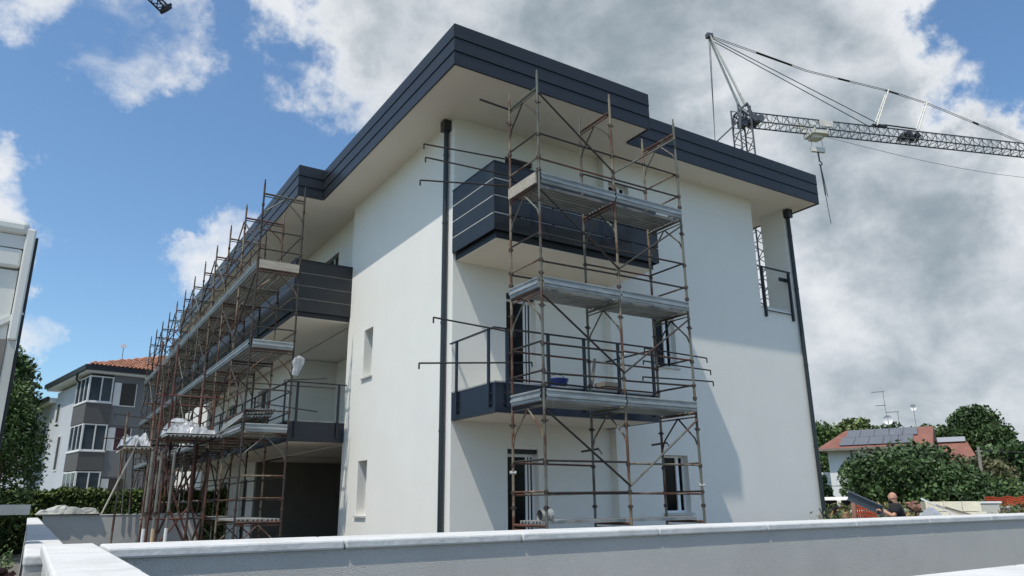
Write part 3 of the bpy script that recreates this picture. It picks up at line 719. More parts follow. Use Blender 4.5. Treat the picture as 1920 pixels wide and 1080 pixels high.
# things left on the second-floor balcony and the lowest deck
bk = thing('bucket', (1.68, -1.42, 3.70), 'dark blue mixing bucket behind the second-floor balcony rail', 'bucket')
bb = MB()
for k, (z, r0) in enumerate(((0, .15), (.22, .2), (.225, .215), (.25, .215), (.25, .19), (.03, .14))):
    for i in range(16): bb.v.append((1.68 + r0 * math.cos(i * math.pi / 8), -1.42 + r0 * math.sin(i * math.pi / 8), 3.70 + z))
for k in range(5):
    for i in range(16): bb.f.append((k * 16 + i, k * 16 + (i + 1) % 16, (k + 1) * 16 + (i + 1) % 16, (k + 1) * 16 + i))
bb.f.append(tuple(range(80, 96)))
for i, v in enumerate(bb.v): bb.v[i] = (v[0], v[1], v[2] + .0)
bb.build('tub', 'blue_plastic', bk)
hp = [(1.68 + .2 * math.cos(a), -1.42, 3.94 + .10 * math.sin(a)) for a in [math.pi * i / 8 for i in range(9)]]
MB().path(hp, .006, 5).build('handle', 'cable', bk)
ws = thing('board_stack', (1.68, -1.42, 3.45), 'low stack of boards under the blue bucket on the balcony', 'boards')
for i in range(5): MB().box(1.36, 2.0, -1.60 + .0, -1.22, 3.45 + i * .05, 3.494 + i * .05).build('board', 'new_wood', ws)
tag(MB().path([(2.42 + .34 * (i / 12) ** .5, -1.25, 3.46 + .085 * i) for i in range(13)], .034, 8).build('corrugated_hose', 'truck_rail'), 'curved grey conduit hose rising from the second-floor balcony', 'hose')
cr = thing('crate', (3.0, -1.35, 3.45), 'dark slatted crate behind the balcony rail posts', 'crate')
for i in range(5): MB().box(2.78, 3.22, -1.52, -1.18, 3.45 + i * .11, 3.45 + i * .11 + .085).build('slat', 'truck_rail', cr)
MB().box(2.80, 3.20, -1.50, -1.20, 3.45, 3.95).build('core', 'black_plastic', cr)
bt = thing('bin', (.35, -2.75, 1.335), 'round grey plastic pipe end lying on the lowest scaffold deck', 'pipe')
ring = MB()
for k, (x, r0) in enumerate(((0, .09), (.16, .09), (.165, .105), (.22, .105), (.22, .085), (.02, .08))):
    for i in range(14): ring.v.append((.28 + x, -2.75 + r0 * math.cos(i * 2 * math.pi / 14), 1.44 + r0 * math.sin(i * 2 * math.pi / 14)))
for k in range(5):
    for i in range(14): ring.f.append((k * 14 + i, k * 14 + (i + 1) % 14, (k + 1) * 14 + (i + 1) % 14, (k + 1) * 14 + i))
ring.build('pipe_socket', 'deck_old', bt)
MB().tube((.305, -2.75, 1.44), (.315, -2.75, 1.44), .08, 14).build('pipe_inside', 'black_plastic', bt)
bt.name = 'pipe_piece'

# ------------------------------------------------------------------ boundary walls
def coping_wall(name, label, x0, x1, y0, y1, zt, along, step=1.25, over=.03, cm='coping', wm='wall_grey', th=.055, cat='wall', c0=None, c1=None):
    t = thing(name, ((x0 + x1) / 2, (y0 + y1) / 2, 0), label, cat)
    MB().box(x0, x1, y0, y1, 0, zt - th - .001).build('wall_body', wm, t)
    a, b = (x0, x1) if along == 'X' else (y0, y1)
    a -= over; b += over
    n = max(1, round((b - a) / step))
    for i in range(n):
        p = a + (b - a) * i / n + .003; q = a + (b - a) * (i + 1) / n - .003
        dz = rnd.uniform(-.002, .002)
        mb = MB().box(p, q, y0 - over, y1 + over, zt - th, zt + dz) if along == 'X' else MB().box(x0 - over, x1 + over, p, q, zt - th, zt + dz)
        mb.build('coping_stone', cm, t, bevel=.012)
    return t
coping_wall('boundary_wall', 'long grey rendered boundary wall with white coping across the foreground', -6.33, 16.0, -8.60, -8.10, 1.45, 'X', over=.022)
coping_wall('boundary_wall', 'low side wall with broad white coping running towards the viewer, lower left', -6.61, -6.40, -12.4, -8.15, 1.455, 'Y', step=1.0, over=.02)
coping_wall('boundary_wall', 'near wall with white coping just showing at the bottom right corner', -5.3, 3.0, -12.1, -11.82, 1.45, 'X')
coping_wall('boundary_wall', 'narrow white-topped side wall stepping away at the far left edge', -6.69, -6.48, -8.05, 9.6, 1.40, 'Y', step=1.1, wm='concrete', over=.012)
coping_wall('garden_wall', 'plain grey concrete garden wall behind the scaffold props', -6.40, -2.95, 8.0, 8.22, 1.47, 'X', cm='concrete', wm='concrete', th=.03, over=.01)
tag(draped(-6.5, -5.3, 7.95, 8.3, 1.48, 1.585, 21, over=.06).build('tarpaulin', 'tarp'), 'crumpled grey tarpaulin over the left end of the garden wall', 'tarpaulin')
tf = MB(); tf.v = [(-5.75, 7.86, 1.52), (-5.25, 7.86, 1.5), (-5.18, 7.84, 1.05), (-5.32, 7.82, 1.3)]; tf.f = [(0, 3, 2, 1)]
rw = coping_wall('boundary_wall', 'further white-topped wall beyond the right end of the building', 11.6, 30.0, -1.0, -.7, 1.36, 'X', wm='concrete')

# ------------------------------------------------------------------ vegetation
def leaves(name, pts, size, m, parent=None, seed=0, aspect=.6):
    r_ = np.random.default_rng(seed); n = len(pts)
    a = r_.normal(size=(n, 3)); a /= np.linalg.norm(a, axis=1)[:, None]
    b = r_.normal(size=(n, 3)); b -= (a * b).sum(1)[:, None] * a; b /= np.linalg.norm(b, axis=1)[:, None]
    s = size * r_.uniform(.6, 1.35, n)[:, None]
    v = np.stack([pts - a * s, pts + b * s * aspect, pts + a * s, pts - b * s * aspect], 1).reshape(-1, 3)
    me = bpy.data.meshes.new(name); me.vertices.add(4 * n); me.vertices.foreach_set('co', v.astype(np.float32).ravel())
    me.loops.add(4 * n); me.loops.foreach_set('vertex_index', np.arange(4 * n, dtype=np.int32))
    me.polygons.add(n); me.polygons.foreach_set('loop_start', np.arange(0, 4 * n, 4, dtype=np.int32)); me.polygons.foreach_set('loop_total', np.full(n, 4, np.int32))
    me.update(calc_edges=True); me.materials.append(MAT[m])
    o = bpy.data.objects.new(name, me); col.objects.link(o)
    if parent is not None: attach(o, parent)
    return o
def crown_points(c, rad, n, clumps, seed, spread=.30, flat=1.0, hollow=.35):
    """leaves gathered in clumps spread through an uneven ellipsoid"""
    r_ = np.random.default_rng(seed); c = np.array(c); rad = np.array(rad)
    d = r_.normal(size=(clumps, 3)); d /= np.linalg.norm(d, axis=1)[:, None]
    rr = (hollow + (1 - hollow) * r_.uniform(size=clumps) ** .5)[:, None]
    k = d * rr * (1 + .16 * np.sin(d[:, :1] * 5 + seed) + .13 * np.sin(d[:, 2:] * 7 + 2 * seed))
    cl = r_.integers(0, clumps, n)
    csz = r_.uniform(.55, 1.25, clumps)[cl][:, None]
    p = k[cl] + r_.normal(size=(n, 3)) * spread * csz * .55
    p = p[np.linalg.norm(p, axis=1) < 1.18]
    return c + p * rad
def tree(name, label, base, h, rad, cz, n, clumps, m, size, seed, trunk_r=.18, group=None, spread=.30, limbs=7, cat='tree', hollow=.35):
    t = thing(name, base, label, cat, group)
    bx, by, bz = base; rr = random.Random(seed); mb = MB()
    top = bz + cz + rad[2] * .3
    pts = [Vector((bx, by, bz)), Vector((bx + rr.uniform(-.2, .2), by + rr.uniform(-.2, .2), bz + (top - bz) * .45)), Vector((bx + rr.uniform(-.3, .3), by + rr.uniform(-.3, .3), top))]
    mb.tube(pts[0], pts[1], trunk_r, 8, trunk_r * .7).tube(pts[1], pts[2], trunk_r * .7, 8, trunk_r * .25)
    for i in range(limbs):
        f = rr.uniform(.15, .95); s = pts[1].lerp(pts[2], f); a = rr.uniform(0, 6.28)
        e = Vector((bx + math.cos(a) * rad[0] * .75, by + math.sin(a) * rad[1] * .75, bz + cz + rr.uniform(-.5, .6) * rad[2]))
        md = s.lerp(e, .5) + Vector((0, 0, .15 * rad[2]))
        mb.tube(s, md, trunk_r * .35, 6, trunk_r * .22).tube(md, e, trunk_r * .22, 6, trunk_r * .08)
    mb.build('trunk', 'bark', t)
    p = crown_points((bx, by, bz + cz), rad, n, clumps, seed, spread, hollow=hollow)
    p = p[p[:, 2] > bz + .05]
    leaves('crown', p, size, m, t, seed)
    return t
def pos(px, py, dist_):
    """place on the ground: bearing of a picture column, at a distance in metres"""
    d = _f + _r * ((px - 960) / 1377.4) + _u * ((540 - py) / 1377.4)
    h = math.hypot(d.x, d.y)
    return (CAM.x + d.x * dist_ / h, CAM.y + d.y * dist_ / h, 0)
# right-hand side, beyond the site
tree('broadleaf_shrub_tree', 'big dense dark green broad bush in front of the white house', pos(1706, 935, 42), 5, (2.75, 2.75, 2.0), 2.2, 24000, 150, 'leaf_dark', .105, 31, .14, hollow=.45)
tree('broadleaf_shrub_tree', 'dense dark green bush merging into the right side of the big bush', pos(1772, 935, 41), 4, (2.3, 2.2, 1.5), 1.5, 15000, 110, 'leaf_dark', .10, 32, .12, hollow=.4)
tree('shrub', 'rounded yellow-green shrub right of the leaning pole', pos(1872, 935, 43), 3, (1.7, 1.7, 1.1), 1.4, 7000, 60, 'leaf_mid', .11, 33, .1, cat='shrub')
tree('shrub', 'low bright bush at the far right edge behind the netting', pos(1915, 935, 38), 2, (1.2, 1.2, .8), .8, 4000, 40, 'leaf_light', .1, 34, .08, cat='shrub')
tree('broadleaf_tree', 'tall round-crowned dark tree standing highest at the right', pos(1858, 935, 80), 10, (2.5, 2.5, 2.7), 6.7, 20000, 150, 'leaf_dark', .16, 35, .3, hollow=.3)
tree('broadleaf_tree', 'medium tree between the red roof and the tall round tree', pos(1776, 935, 85), 8, (2.1, 2.1, 2.1), 6.4, 8000, 70, 'leaf_mid', .2, 36, .25)
tree('broadleaf_tree', 'slender tree rising behind the left gable of the white house', pos(1556, 935, 80), 9, (1.7, 1.7, 2.8), 6.4, 7000, 60, 'leaf_mid', .2, 37, .25)
tree('broadleaf_tree', 'bushy tree half hidden by the downpipe corner', pos(1535, 935, 78), 7, (1.9, 1.9, 2.5), 3.9, 7000, 60, 'leaf_mid', .17, 38, .2)
tree('broadleaf_tree', 'pointed treetop behind the left part of the solar roof', pos(1622, 935, 100), 11, (2.6, 2.6, 2.4), 8.6, 7000, 45, 'leaf_light', .24, 39, .3)
tree('broadleaf_tree', 'small treetop behind the middle of the solar roof', pos(1655, 935, 104), 10, (1.5, 1.5, 2.0), 8.4, 4500, 30, 'leaf_mid', .24, 40, .3)
tree('broadleaf_tree', 'low dark treetop behind the satellite dish', pos(1702, 935, 102), 10, (3.3, 3.3, 2.2), 8.0, 6500, 50, 'leaf_dark', .24, 41, .3)
tree('broadleaf_tree', 'dark tree at the right edge beside the tall round tree', pos(1906, 935, 66), 6, (2.4, 2.4, 2.1), 3.4, 8000, 70, 'leaf_dark', .18, 42, .2)
tree('broadleaf_tree', 'thin olive-coloured tree behind the leaning pole', pos(1842, 935, 56), 5, (2.0, 2.0, 1.5), 2.6, 6000, 60, 'leaf_olive', .14, 43, .15)
tree('shrub', 'small green bush at the foot of the white house', pos(1578, 935, 48), 2, (1.1, 1.1, .6), .9, 3500, 45, 'leaf_mid', .12, 44, .08, cat='shrub')
tree('shrub', 'dark bush left of the white house below its balcony', pos(1545, 935, 50), 3, (.55, .55, 1.5), 1.7, 3000, 50, 'leaf_dark', .13, 45, .1, cat='shrub')
# a far belt of wood closes the horizon
r_ = np.random.default_rng(77)
belt = []
for k in range(420):
    a = math.radians(r_.uniform(-25, 125)); dd = r_.uniform(150, 230); hh = r_.uniform(3, 7.5)
    c = np.array([CAM.x + math.sin(a) * dd, CAM.y + math.cos(a) * dd, hh * .5])
    belt.append(c + r_.normal(size=(45, 3)) * np.array([2.6, 2.6, hh * .26]))
tag(leaves('distant_trees', np.concatenate(belt), .9, 'leaf_dark', None, 78), 'far belt of trees along the horizon behind the houses', 'trees', kind='stuff')
# weeds and ground cover on the plot at the right
r_ = np.random.default_rng(91)
wp = []
for k in range(900):
    px = r_.uniform(1535, 1935); dd = r_.uniform(21, 38); x, y, _ = pos(px, 935, dd)
    hh = r_.uniform(1.0, 1.45) + .012 * (dd - 21) * r_.uniform(.2, 1)
    wp.append(np.stack([x + r_.normal(0, .22, 34), y + r_.normal(0, .22, 34), hh * r_.uniform(0, 1, 34) ** .45], 1))
wp = np.concatenate(wp); half = r_.uniform(size=len(wp))
tag(leaves('weeds', wp[half < .55], .07, 'leaf_mid', None, 92, .35), 'rough green weeds over the plot at the right', 'weeds', kind='stuff')
tag(leaves('dry_grass', wp[half >= .55], .085, 'dry_weed', None, 93, .22), 'dry straw-coloured grass among the weeds at the right', 'grass', kind='stuff')
# left-hand side: hedge and trees in front of the neighbouring block
hd = thing('hedge', (-3, 20.8, 0), 'clipped green hedge running behind the garden wall', 'hedge')
HX0, HX1, HY = -15.0, 2.0, 20.6
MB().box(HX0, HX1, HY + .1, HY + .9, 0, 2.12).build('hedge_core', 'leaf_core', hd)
n = 26000
hp_ = np.stack([r_.uniform(HX0, HX1, n), HY + np.abs(r_.normal(0, .10, n)) - .02, r_.uniform(.2, 2.22, n)], 1)
topm = r_.uniform(size=n) < .33
hp_[topm, 1] = HY + r_.uniform(0, 1.0, topm.sum()); hp_[topm, 2] = 2.2 + r_.normal(0, .06, topm.sum())
hp_[:, 2] += .05 * np.sin(hp_[:, 0] * 2.1) + .04 * np.sin(hp_[:, 0] * 5.3)
leaves('foliage', hp_, .062, 'leaf_hedge', hd, 95, .7)
def weeping(name, label, base, rad, cz, n, seed, m, size):
    t = thing(name, base, label, 'tree'); bx, by, bz = base; rr = random.Random(seed)
    mb = MB().tube(base, (bx + .1, by, cz), .13, 8, .07).tube((bx + .1, by, cz), (bx, by + .1, cz + rad[2] * .9), .07, 6, .02)
    r2 = np.random.default_rng(seed); P_ = []
    for k in range(95):
        a = r2.uniform(0, 6.28); q = r2.uniform(.15, 1.0) ** .7; zt = cz + rad[2] * (1 - q * q) * r2.uniform(.35, 1.0)
        x = bx + math.cos(a) * rad[0] * q; y = by + math.sin(a) * rad[1] * q; ln = r2.uniform(.7, 2.0)
        if k % 5 == 0: mb.tube((bx, by, min(zt, cz + .5) - .4), (x, y, zt), .025, 5, .01)
        m_ = n // 95; s = r2.uniform(0, 1, m_)
        P_.append(np.stack([x + r2.normal(0, .17, m_), y + r2.normal(0, .17, m_), zt - ln * s + r2.normal(0, .08, m_)], 1))
    mb.build('trunk', 'bark', t); leaves('crown', np.concatenate(P_), size, m, t, seed, .45)
weeping('weeping_tree', 'loose weeping pale green tree beside the truck at the left', (-7.75, 16.4, 0), (1.15, 1.1, 2.7), 3.7, 13000, 51, 'leaf_mid', .07)
tree('broadleaf_tree', 'dark tree rising behind the weeping tree under the eaves', (-9.6, 44.0, 0), 12, (2.2, 2.2, 3.0), 8.8, 8000, 70, 'leaf_dark', .17, 52, .3)
tree('broadleaf_tree', 'bright yellow-green tree behind the truck edge at the left', (-8.9, 25.0, 0), 8, (1.5, 1.5, 2.3), 5.2, 7000, 60, 'leaf_mid', .1, 53, .2)
tree('broadleaf_tree', 'dark shrubby tree at the foot of the hedge, left', (-8.2, 19.0, 0), 4, (1.5, 1.2, 1.6), 2.0, 7000, 60, 'leaf_dark', .085, 54, .1)

# ------------------------------------------------------------------ neighbouring block on the left
RN = math.radians(10.5)
e1 = Vector((math.cos(RN), math.sin(RN), 0)); e2 = Vector((-math.sin(RN), math.cos(RN), 0)); NO = Vector((-5.1, 33.0, 0))
def nb(mb, u0, u1, v0, v1, z0, z1):
    c = NO + e1 * ((u0 + u1) / 2) + e2 * ((v0 + v1) / 2) + Vector((0, 0, (z0 + z1) / 2))
    return mb.obox(c, e1 * (abs(u1 - u0) / 2), e2 * (abs(v1 - v0) / 2), Vector((0, 0, abs(z1 - z0) / 2)))
NB = thing('neighbour_block', tuple(NO + e1 * 3 + e2 * 4), 'grey three-storey block with tiled roof and glazed corner bays at the left', 'building')
nb(MB(), 1.55, 12, .42, 9, 0, 8.75).build('wall', 'neigh_grey', NB)
nb(MB(), 1.5, 2.4, .36, 3.4, 3.2, 4.60).build('wall_panel', 'neigh_grey', NB)
nb(MB(), .62, 3, 3.1, 9, 0, 8.6).build('wall', 'neigh_light', NB)
for z0, z1 in ((6.02, 7.13), (3.52, 4.50)):
    bay = nb(MB(), .30, 1.55, .28, 3.0, z0, z1).build('bay_parapet', 'neigh_dark', NB)
    nb(MB(), .27, 1.58, .25, 3.03, z1 + .002, z1 + .06).build('bay_sill', 'neigh_white', bay)
for z0, z1, cu in ((7.19, 8.62, False), (4.56, 6.0, True), (1.2, 3.48, False)):
    w = MB()
    for u, v in ((.34, .32), (.95, .32), (1.50, .32), (.34, 1.2), (.34, 2.1), (.34, 2.95)): nb(w, u - .032, u + .032, v - .032, v + .032, z0, z1)
    nb(w, .30, .385, .28, .39, z0, z1)
    nb(w, .36, 1.55, .30, .36, z0, z0 + .07); nb(w, .36, 1.55, .30, .36, z1 - .07, z1); nb(w, .32, .36, .40, 3.0, z0, z0 + .07); nb(w, .32, .36, .40, 3.0, z1 - .07, z1)
    wo = w.build('bay_window', 'neigh_white', NB)
    nb(MB(), .40, .90, .32, .335, z0 + .07, z1 - .07).build('pane', 'blue_glass', wo); nb(MB(), 1.0, 1.46, .32, .335, z0 + .07, z1 - .07).build('pane', 'blue_glass', wo)
    for a, b in ((.40, 1.15), (1.25, 2.05), (2.15, 2.9)): nb(MB(), .335, .35, a, b, z0 + .07, z1 - .07).build('pane', 'blue_glass', wo)
    nb(MB(), .55, 1.5, .6, 2.9, z0 + .02, z1 - .02).build('room', 'curtain' if cu else 'room_dark', wo)
for z0, z1, m in ((7.1, 8.35, 'room_dark'), (4.62, 5.85, 'shutter_red'), (1.3, 3.1, 'room_dark')):
    w = MB()
    nb(w, 1.62, 1.98, .37, .415, z0 - .03, z1); nb(w, 1.98, 2.8, .37, .415, z0 - .05, z0); nb(w, 2.76, 2.8, .37, .415, z0, z1)
    wo = w.build('window', 'neigh_white', NB); nb(MB(), 2.0, 2.74, .38, .41, z0 + .01, z1).build('pane', m, wo)
# lower wing further back on the left face
nb(MB(), .62, 8, 9.0, 26, 0, 8.0).build('wall', 'neigh_light', NB)
nb(MB(), .2, 8, 9.02, 26, 8.02, 8.3).build('eave', 'neigh_white', NB); nb(MB(), .05, .2, 9.0, 26, 8.1, 8.36).build('gutter', 'eave_dark', NB)
for v, z0, z1 in ((3.6, 7.3, 8.1), (6.2, 3.7, 5.8), (4.6, 1.2, 2.6), (10.5, 4.6, 6.8), (13.5, 4.4, 6.8), (11, 1.4, 3.4), (16, 4.4, 6.8), (19, 4.4, 6.8), (7.6, 6.6, 7.9)):
    wo = nb(MB(), .585, .615, v, v + .75, z0, z1).build('window', 'neigh_white', NB); nb(MB(), .57, .583, v + .08, v + .67, z0 + .1, z1 - .08).build('pane', 'room_dark', wo)
# eaves and hipped tiled roof
ev = nb(MB(), 0.08, 13, .08, 9.6, 8.76, 8.95).build('eave', 'neigh_white', NB)
nb(MB(), -.06, 13.1, -.06, .07, 8.88, 9.14).build('gutter', 'eave_dark', ev); nb(MB(), -.06, .07, .075, 9.7, 8.88, 9.14).build('gutter', 'eave_dark', ev)
MB().path([tuple(NO + e1 * .0 + e2 * 1.9 + Vector((0, 0, 8.9))), tuple(NO + e1 * .1 + e2 * 2.3 + Vector((0, 0, 8.6))), tuple(NO + e1 * .55 + e2 * 3.0 + Vector((0, 0, 8.4))), tuple(NO + e1 * .55 + e2 * 3.02 + Vector((0, 0, .2)))], .05, 7).build('downpipe', 'eave_dark', NB)
RP = NO + e1 * 5.5 + e2 * 5.0 + Vector((0, 0, 11.0)); RP2 = NO + e1 * 8.5 + e2 * 5.0 + Vector((0, 0, 11.0))
c00 = NO + e1 * -.06 + e2 * -.06 + Vector((0, 0, 9.15)); c10 = NO + e1 * 13.1 + e2 * -.06 + Vector((0, 0, 9.15)); c01 = NO + e1 * -.06 + e2 * 9.7 + Vector((0, 0, 9.15)); c11 = NO + e1 * 13.1 + e2 * 9.7 + Vector((0, 0, 9.15))
rf = MB(); rf.quad(c00, c10, RP2, RP); rf.v += [tuple(c00), tuple(RP), tuple(c01)]; rf.f.append((4, 5, 6)); rf.quad(c01, RP, RP2, c11); rf.v += [tuple(c10), tuple(c11), tuple(RP2)]; rf.f.append((11, 12, 13))
nroof = rf.build('roof', 'tile_far', NB)
def tile_field(o, du, dv, nu_, nv_, inside, m, parent, rad):
    """rows of barrel tiles on a roof slope"""
    mb = MB(); nrm = du.cross(dv).normalized()
    if nrm.z < 0: nrm = -nrm
    dun = du.normalized()
    for j in range(nv_):
        for i in range(nu_):
            p = o + du * ((i + .5) / nu_) + dv * (j / nv_)
            if not inside((i + .5) / nu_, (j + .5) / nv_): continue
            q = dv / nv_ * 1.08; k = len(mb.v); lift = nrm * rnd.uniform(.0, .02)
            for e, sc in ((0, 1.0), (1, .85)):
                for a in (0, 60, 120, 180):
                    t = math.radians(a); mb.v.append(tuple(p + q * e + dun * math.cos(t) * rad * sc + nrm * (math.sin(t) * rad * .8 * sc + .03 * (1 - e)) + lift))
            for a in range(3): mb.f.append((k + a, k + a + 1, k + 5 + a, k + 4 + a))
            mb.f.append((k, k + 3, k + 2, k + 1))
    o_ = mb.build('roof_tiles', m, parent); o_['kind'] = 'stuff'
du = c10 - c00; dv = (NO + e1 * -.06 + e2 * 5.0 + Vector((0, 0, 11.0))) - c00
tile_field(c00, du, dv, 60, 16, lambda u, v: v * 5.56 / 13.16 + .002 < u < 1 - v * 4.6 / 13.16, 'tile', nroof, .105)
an = thing('roof_antenna', tuple(RP2 + Vector((0, 0, 0))), 'small antenna on the neighbouring tiled roof', 'antenna')
q = NO + e1 * 3.0 + e2 * 5.0 + Vector((0, 0, 10.0)); an.location = q; BASE[an.name] = q.copy()
MB().tube(q, q + Vector((0, 0, 1.4)), .02, 6).build('mast', 'crane_steel', an); MB().obox(q + Vector((0, 0, 1.35)), (.15, 0, .05), (0, .02, 0), (-.03, 0, .1)).build('reflector', 'neigh_white', an)

# ------------------------------------------------------------------ houses at the right
def vat(px, py, dd): 
    d = _f + _r * ((px - 960) / 1377.4) + _u * ((540 - py) / 1377.4); h = math.hypot(d.x, d.y)
    return CAM + d * (dd / h)
HO = vat(1562, 930, 60); HO.z = 0
hv = (HO - Vector((CAM.x, CAM.y, 0))).normalized(); hv = Matrix.Rotation(math.radians(-9), 3, 'Z') @ hv; hr = Vector((hv.y, -hv.x, 0))
def hb(mb, u0, u1, v0, v1, z0, z1): return mb.obox(HO + hr * ((u0 + u1) / 2) + hv * ((v0 + v1) / 2) + Vector((0, 0, (z0 + z1) / 2)), hr * (abs(u1 - u0) / 2), hv * (abs(v1 - v0) / 2), Vector((0, 0, abs(z1 - z0) / 2)))
H1 = thing('white_house', tuple(HO + hr * 5), 'white two-storey house with red tiled roof and solar panels behind the bush', 'house')
hb(MB(), 0, 6.2, 0, 8, 0, 5.15).build('wall', 'neigh_white', H1)
hb(MB(), -.012, 6.2, -.012, -.002, 2.52, 2.6).build('string_course', 'concrete', H1)
bl = hb(MB(), -1.1, -.002, 1.0, 4.5, 2.5, 2.62).build('balcony', 'neigh_white', H1); hb(MB(), -1.1, -1.02, 1.0, 4.5, 2.62, 3.55).build('parapet', 'neigh_white', bl); hb(MB(), -1.015, -.01, 1.0, 1.08, 2.62, 3.55).build('parapet', 'neigh_white', bl)
MB().tube(HO + hr * 1.6 + hv * -.06 + Vector((0, 0, 0)), HO + hr * 1.6 + hv * -.06 + Vector((0, 0, 5.05)), .05, 8).build('downpipe', 'truck_rail', H1)
RE = .7; zr0, zr1 = 5.1, 6.75
A = HO + hr * -RE + hv * -RE + Vector((0, 0, zr0)); Bq = HO + hr * (6.2 + RE) + hv * -RE + Vector((0, 0, zr0)); Cq = HO + hr * (6.2 + RE) + hv * 4 + Vector((0, 0, zr1)); Dq = HO + hr * .9 + hv * 4 + Vector((0, 0, zr1)); E_ = HO + hr * (6.2 + RE) + hv * (8 + RE) + Vector((0, 0, zr0)); F_ = HO + hr * -RE + hv * (8 + RE) + Vector((0, 0, zr0))
hroof = MB().quad(A, Bq, Cq, Dq).quad(F_, Dq, Cq, E_)
hroof.v += [tuple(A), tuple(Dq), tuple(F_)]; hroof.f.append((8, 9, 10)); hroof.quad(A, F_, E_, Bq)
hroof.v += [tuple(Bq), tuple(E_), tuple(Cq)]; hroof.f.append((15, 16, 17))
hro = hroof.build('roof', 'tile_far', H1)
MB().obox((A + Bq) / 2 + Vector((0, 0, -.02)), (Bq - A) / 2, hv * .09, Vector((0, 0, .08))).build('gutter', 'truck_rail', hro)
sl = (HO + hr * 0 + hv * 4 + Vector((0, 0, zr1))) - (HO + hr * 0 + hv * -RE + Vector((0, 0, zr0))); sn = hr.cross(sl).normalized()
o0 = HO + hr * .9 + hv * -RE + Vector((0, 0, zr0)) + sl * .12 + sn * .08
for i in range(5):
    for j in range(2):
        c = o0 + hr * (.45 + i * .96 + j * .25) + sl * (.2 + j * .41)
        MB().obox(c, hr * .465, sl * .2, sn * .02).build('solar_panel', 'solar', hro)
def antenna(p, h, label, kind):
    t = thing('antenna', tuple(p), label, 'antenna'); MB().tube(p, p + Vector((0, 0, h)), .016, 6).build('mast', 'crane_steel', t)
    if kind == 'yagi':
        for z, L_ in ((h - .05, .8), (h - 1.1, .65)):
            if z < .3: continue
            MB().tube(p + Vector((0, 0, z)) - hr * L_, p + Vector((0, 0, z)) + hr * .1, .018, 5).build('boom', 'crane_steel', t)
            for k in range(6): MB().tube(p + Vector((0, 0, z)) - hr * (L_ * k / 5.5) - hv * .3, p + Vector((0, 0, z)) - hr * (L_ * k / 5.5) + hv * .3 + Vector((0, 0, .06)), .012, 5).build('rod', 'crane_steel', t)
    else:
        d = MB(); c = p + Vector((0, 0, h)); n_ = (CAM - c); n_.z = 3; n_.normalize(); a = n_.orthogonal().normalized(); b = n_.cross(a); R0 = .36 if kind == 'dish' else .24
        d.v.append(tuple(c - n_ * .14))
        for k, rr_ in ((1, .5), (2, 1.0)):
            for i in range(14): t_ = 2 * math.pi * i / 14; d.v.append(tuple(c - n_ * (.14 * (1 - rr_ ** 2)) + (a * math.cos(t_) + b * math.sin(t_)) * R0 * rr_))
        for i in range(14): d.f.append((0, 1 + i, 1 + (i + 1) % 14)); d.f.append((1 + i, 15 + i, 15 + (i + 1) % 14, 1 + (i + 1) % 14))
        d.build('reflector', 'neigh_white', t); MB().tube(c - n_ * .1, c + n_ * .4, .02, 5).build('feed_arm', 'crane_steel', t)
ridge = lambda u: HO + hr * u + hv * 4 + Vector((0, 0, zr1 - .05))
antenna(ridge(3.9), 2.9, 'tall aerial with two rows of rods on the solar-panelled roof', 'yagi')
antenna(ridge(4.0) + hv * -.4 + Vector((0, 0, -.1)), .75, 'white satellite dish on the ridge of the solar-panelled roof', 'dish')
antenna(ridge(4.7), 1.3, 'short aerial right of the satellite dish', 'yagi')
antenna(ridge(5.8), 1.5, 'small white dish on a mast at the right end of the ridge', 'small')
H2 = thing('red_roof_house', pos(1795, 930, 70), 'low house with red gabled roof seen between the bushes', 'house')
p2 = vat(1795, 930, 70); p2.z = 0
def h2(mb, u0, u1, v0, v1, z0, z1): return mb.obox(p2 + hr * ((u0 + u1) / 2) + hv * ((v0 + v1) / 2) + Vector((0, 0, (z0 + z1) / 2)), hr * (abs(u1 - u0) / 2), hv * (abs(v1 - v0) / 2), Vector((0, 0, abs(z1 - z0) / 2)))
h2(MB(), -2.2, 1.6, 0, 5, 0, 4.4).build('wall', 'neigh_light', H2)
a0 = p2 + hr * -2.6 + hv * -.5 + Vector((0, 0, 4.4)); a1 = p2 + hr * 1.9 + hv * -.5 + Vector((0, 0, 4.4)); a2 = p2 + hr * 1.3 + hv * 2.5 + Vector((0, 0, 6.1)); a3 = p2 + hr * -2.6 + hv * 2.5 + Vector((0, 0, 6.1)); a4 = p2 + hr * 1.9 + hv * 5.5 + Vector((0, 0, 4.4)); a5 = p2 + hr * -2.6 + hv * 5.5 + Vector((0, 0, 4.4))
r2m = MB().quad(a0, a1, a2, a3).quad(a5, a3, a2, a4); r2m.v += [tuple(a1), tuple(a4), tuple(a2)]; r2m.f.append((8, 9, 10)); r2m.quad(a0, a5, a4, a1)
r2o = r2m.build('roof', 'tile_far', H2); h2(MB(), -2.5, 1.2, 2.2, 2.6, 6.12, 6.5).build('ridge_wall', 'neigh_light', r2o)
H3 = thing('brown_roof_house', pos(1850, 930, 76), 'far low roof with a white chimney under the tall round tree', 'house')
p2 = vat(1850, 930, 76); p2.z = 0
h2(MB(), -2.4, 2.6, 0, 5, 0, 4.3).build('wall', 'neigh_light', H3)
b0 = MB().quad(p2 + hr * -2.7 + hv * -.4 + Vector((0, 0, 4.3)), p2 + hr * 2.9 + hv * -.4 + Vector((0, 0, 4.3)), p2 + hr * 2.9 + hv * 2.5 + Vector((0, 0, 5.3)), p2 + hr * -2.7 + hv * 2.5 + Vector((0, 0, 5.3)))
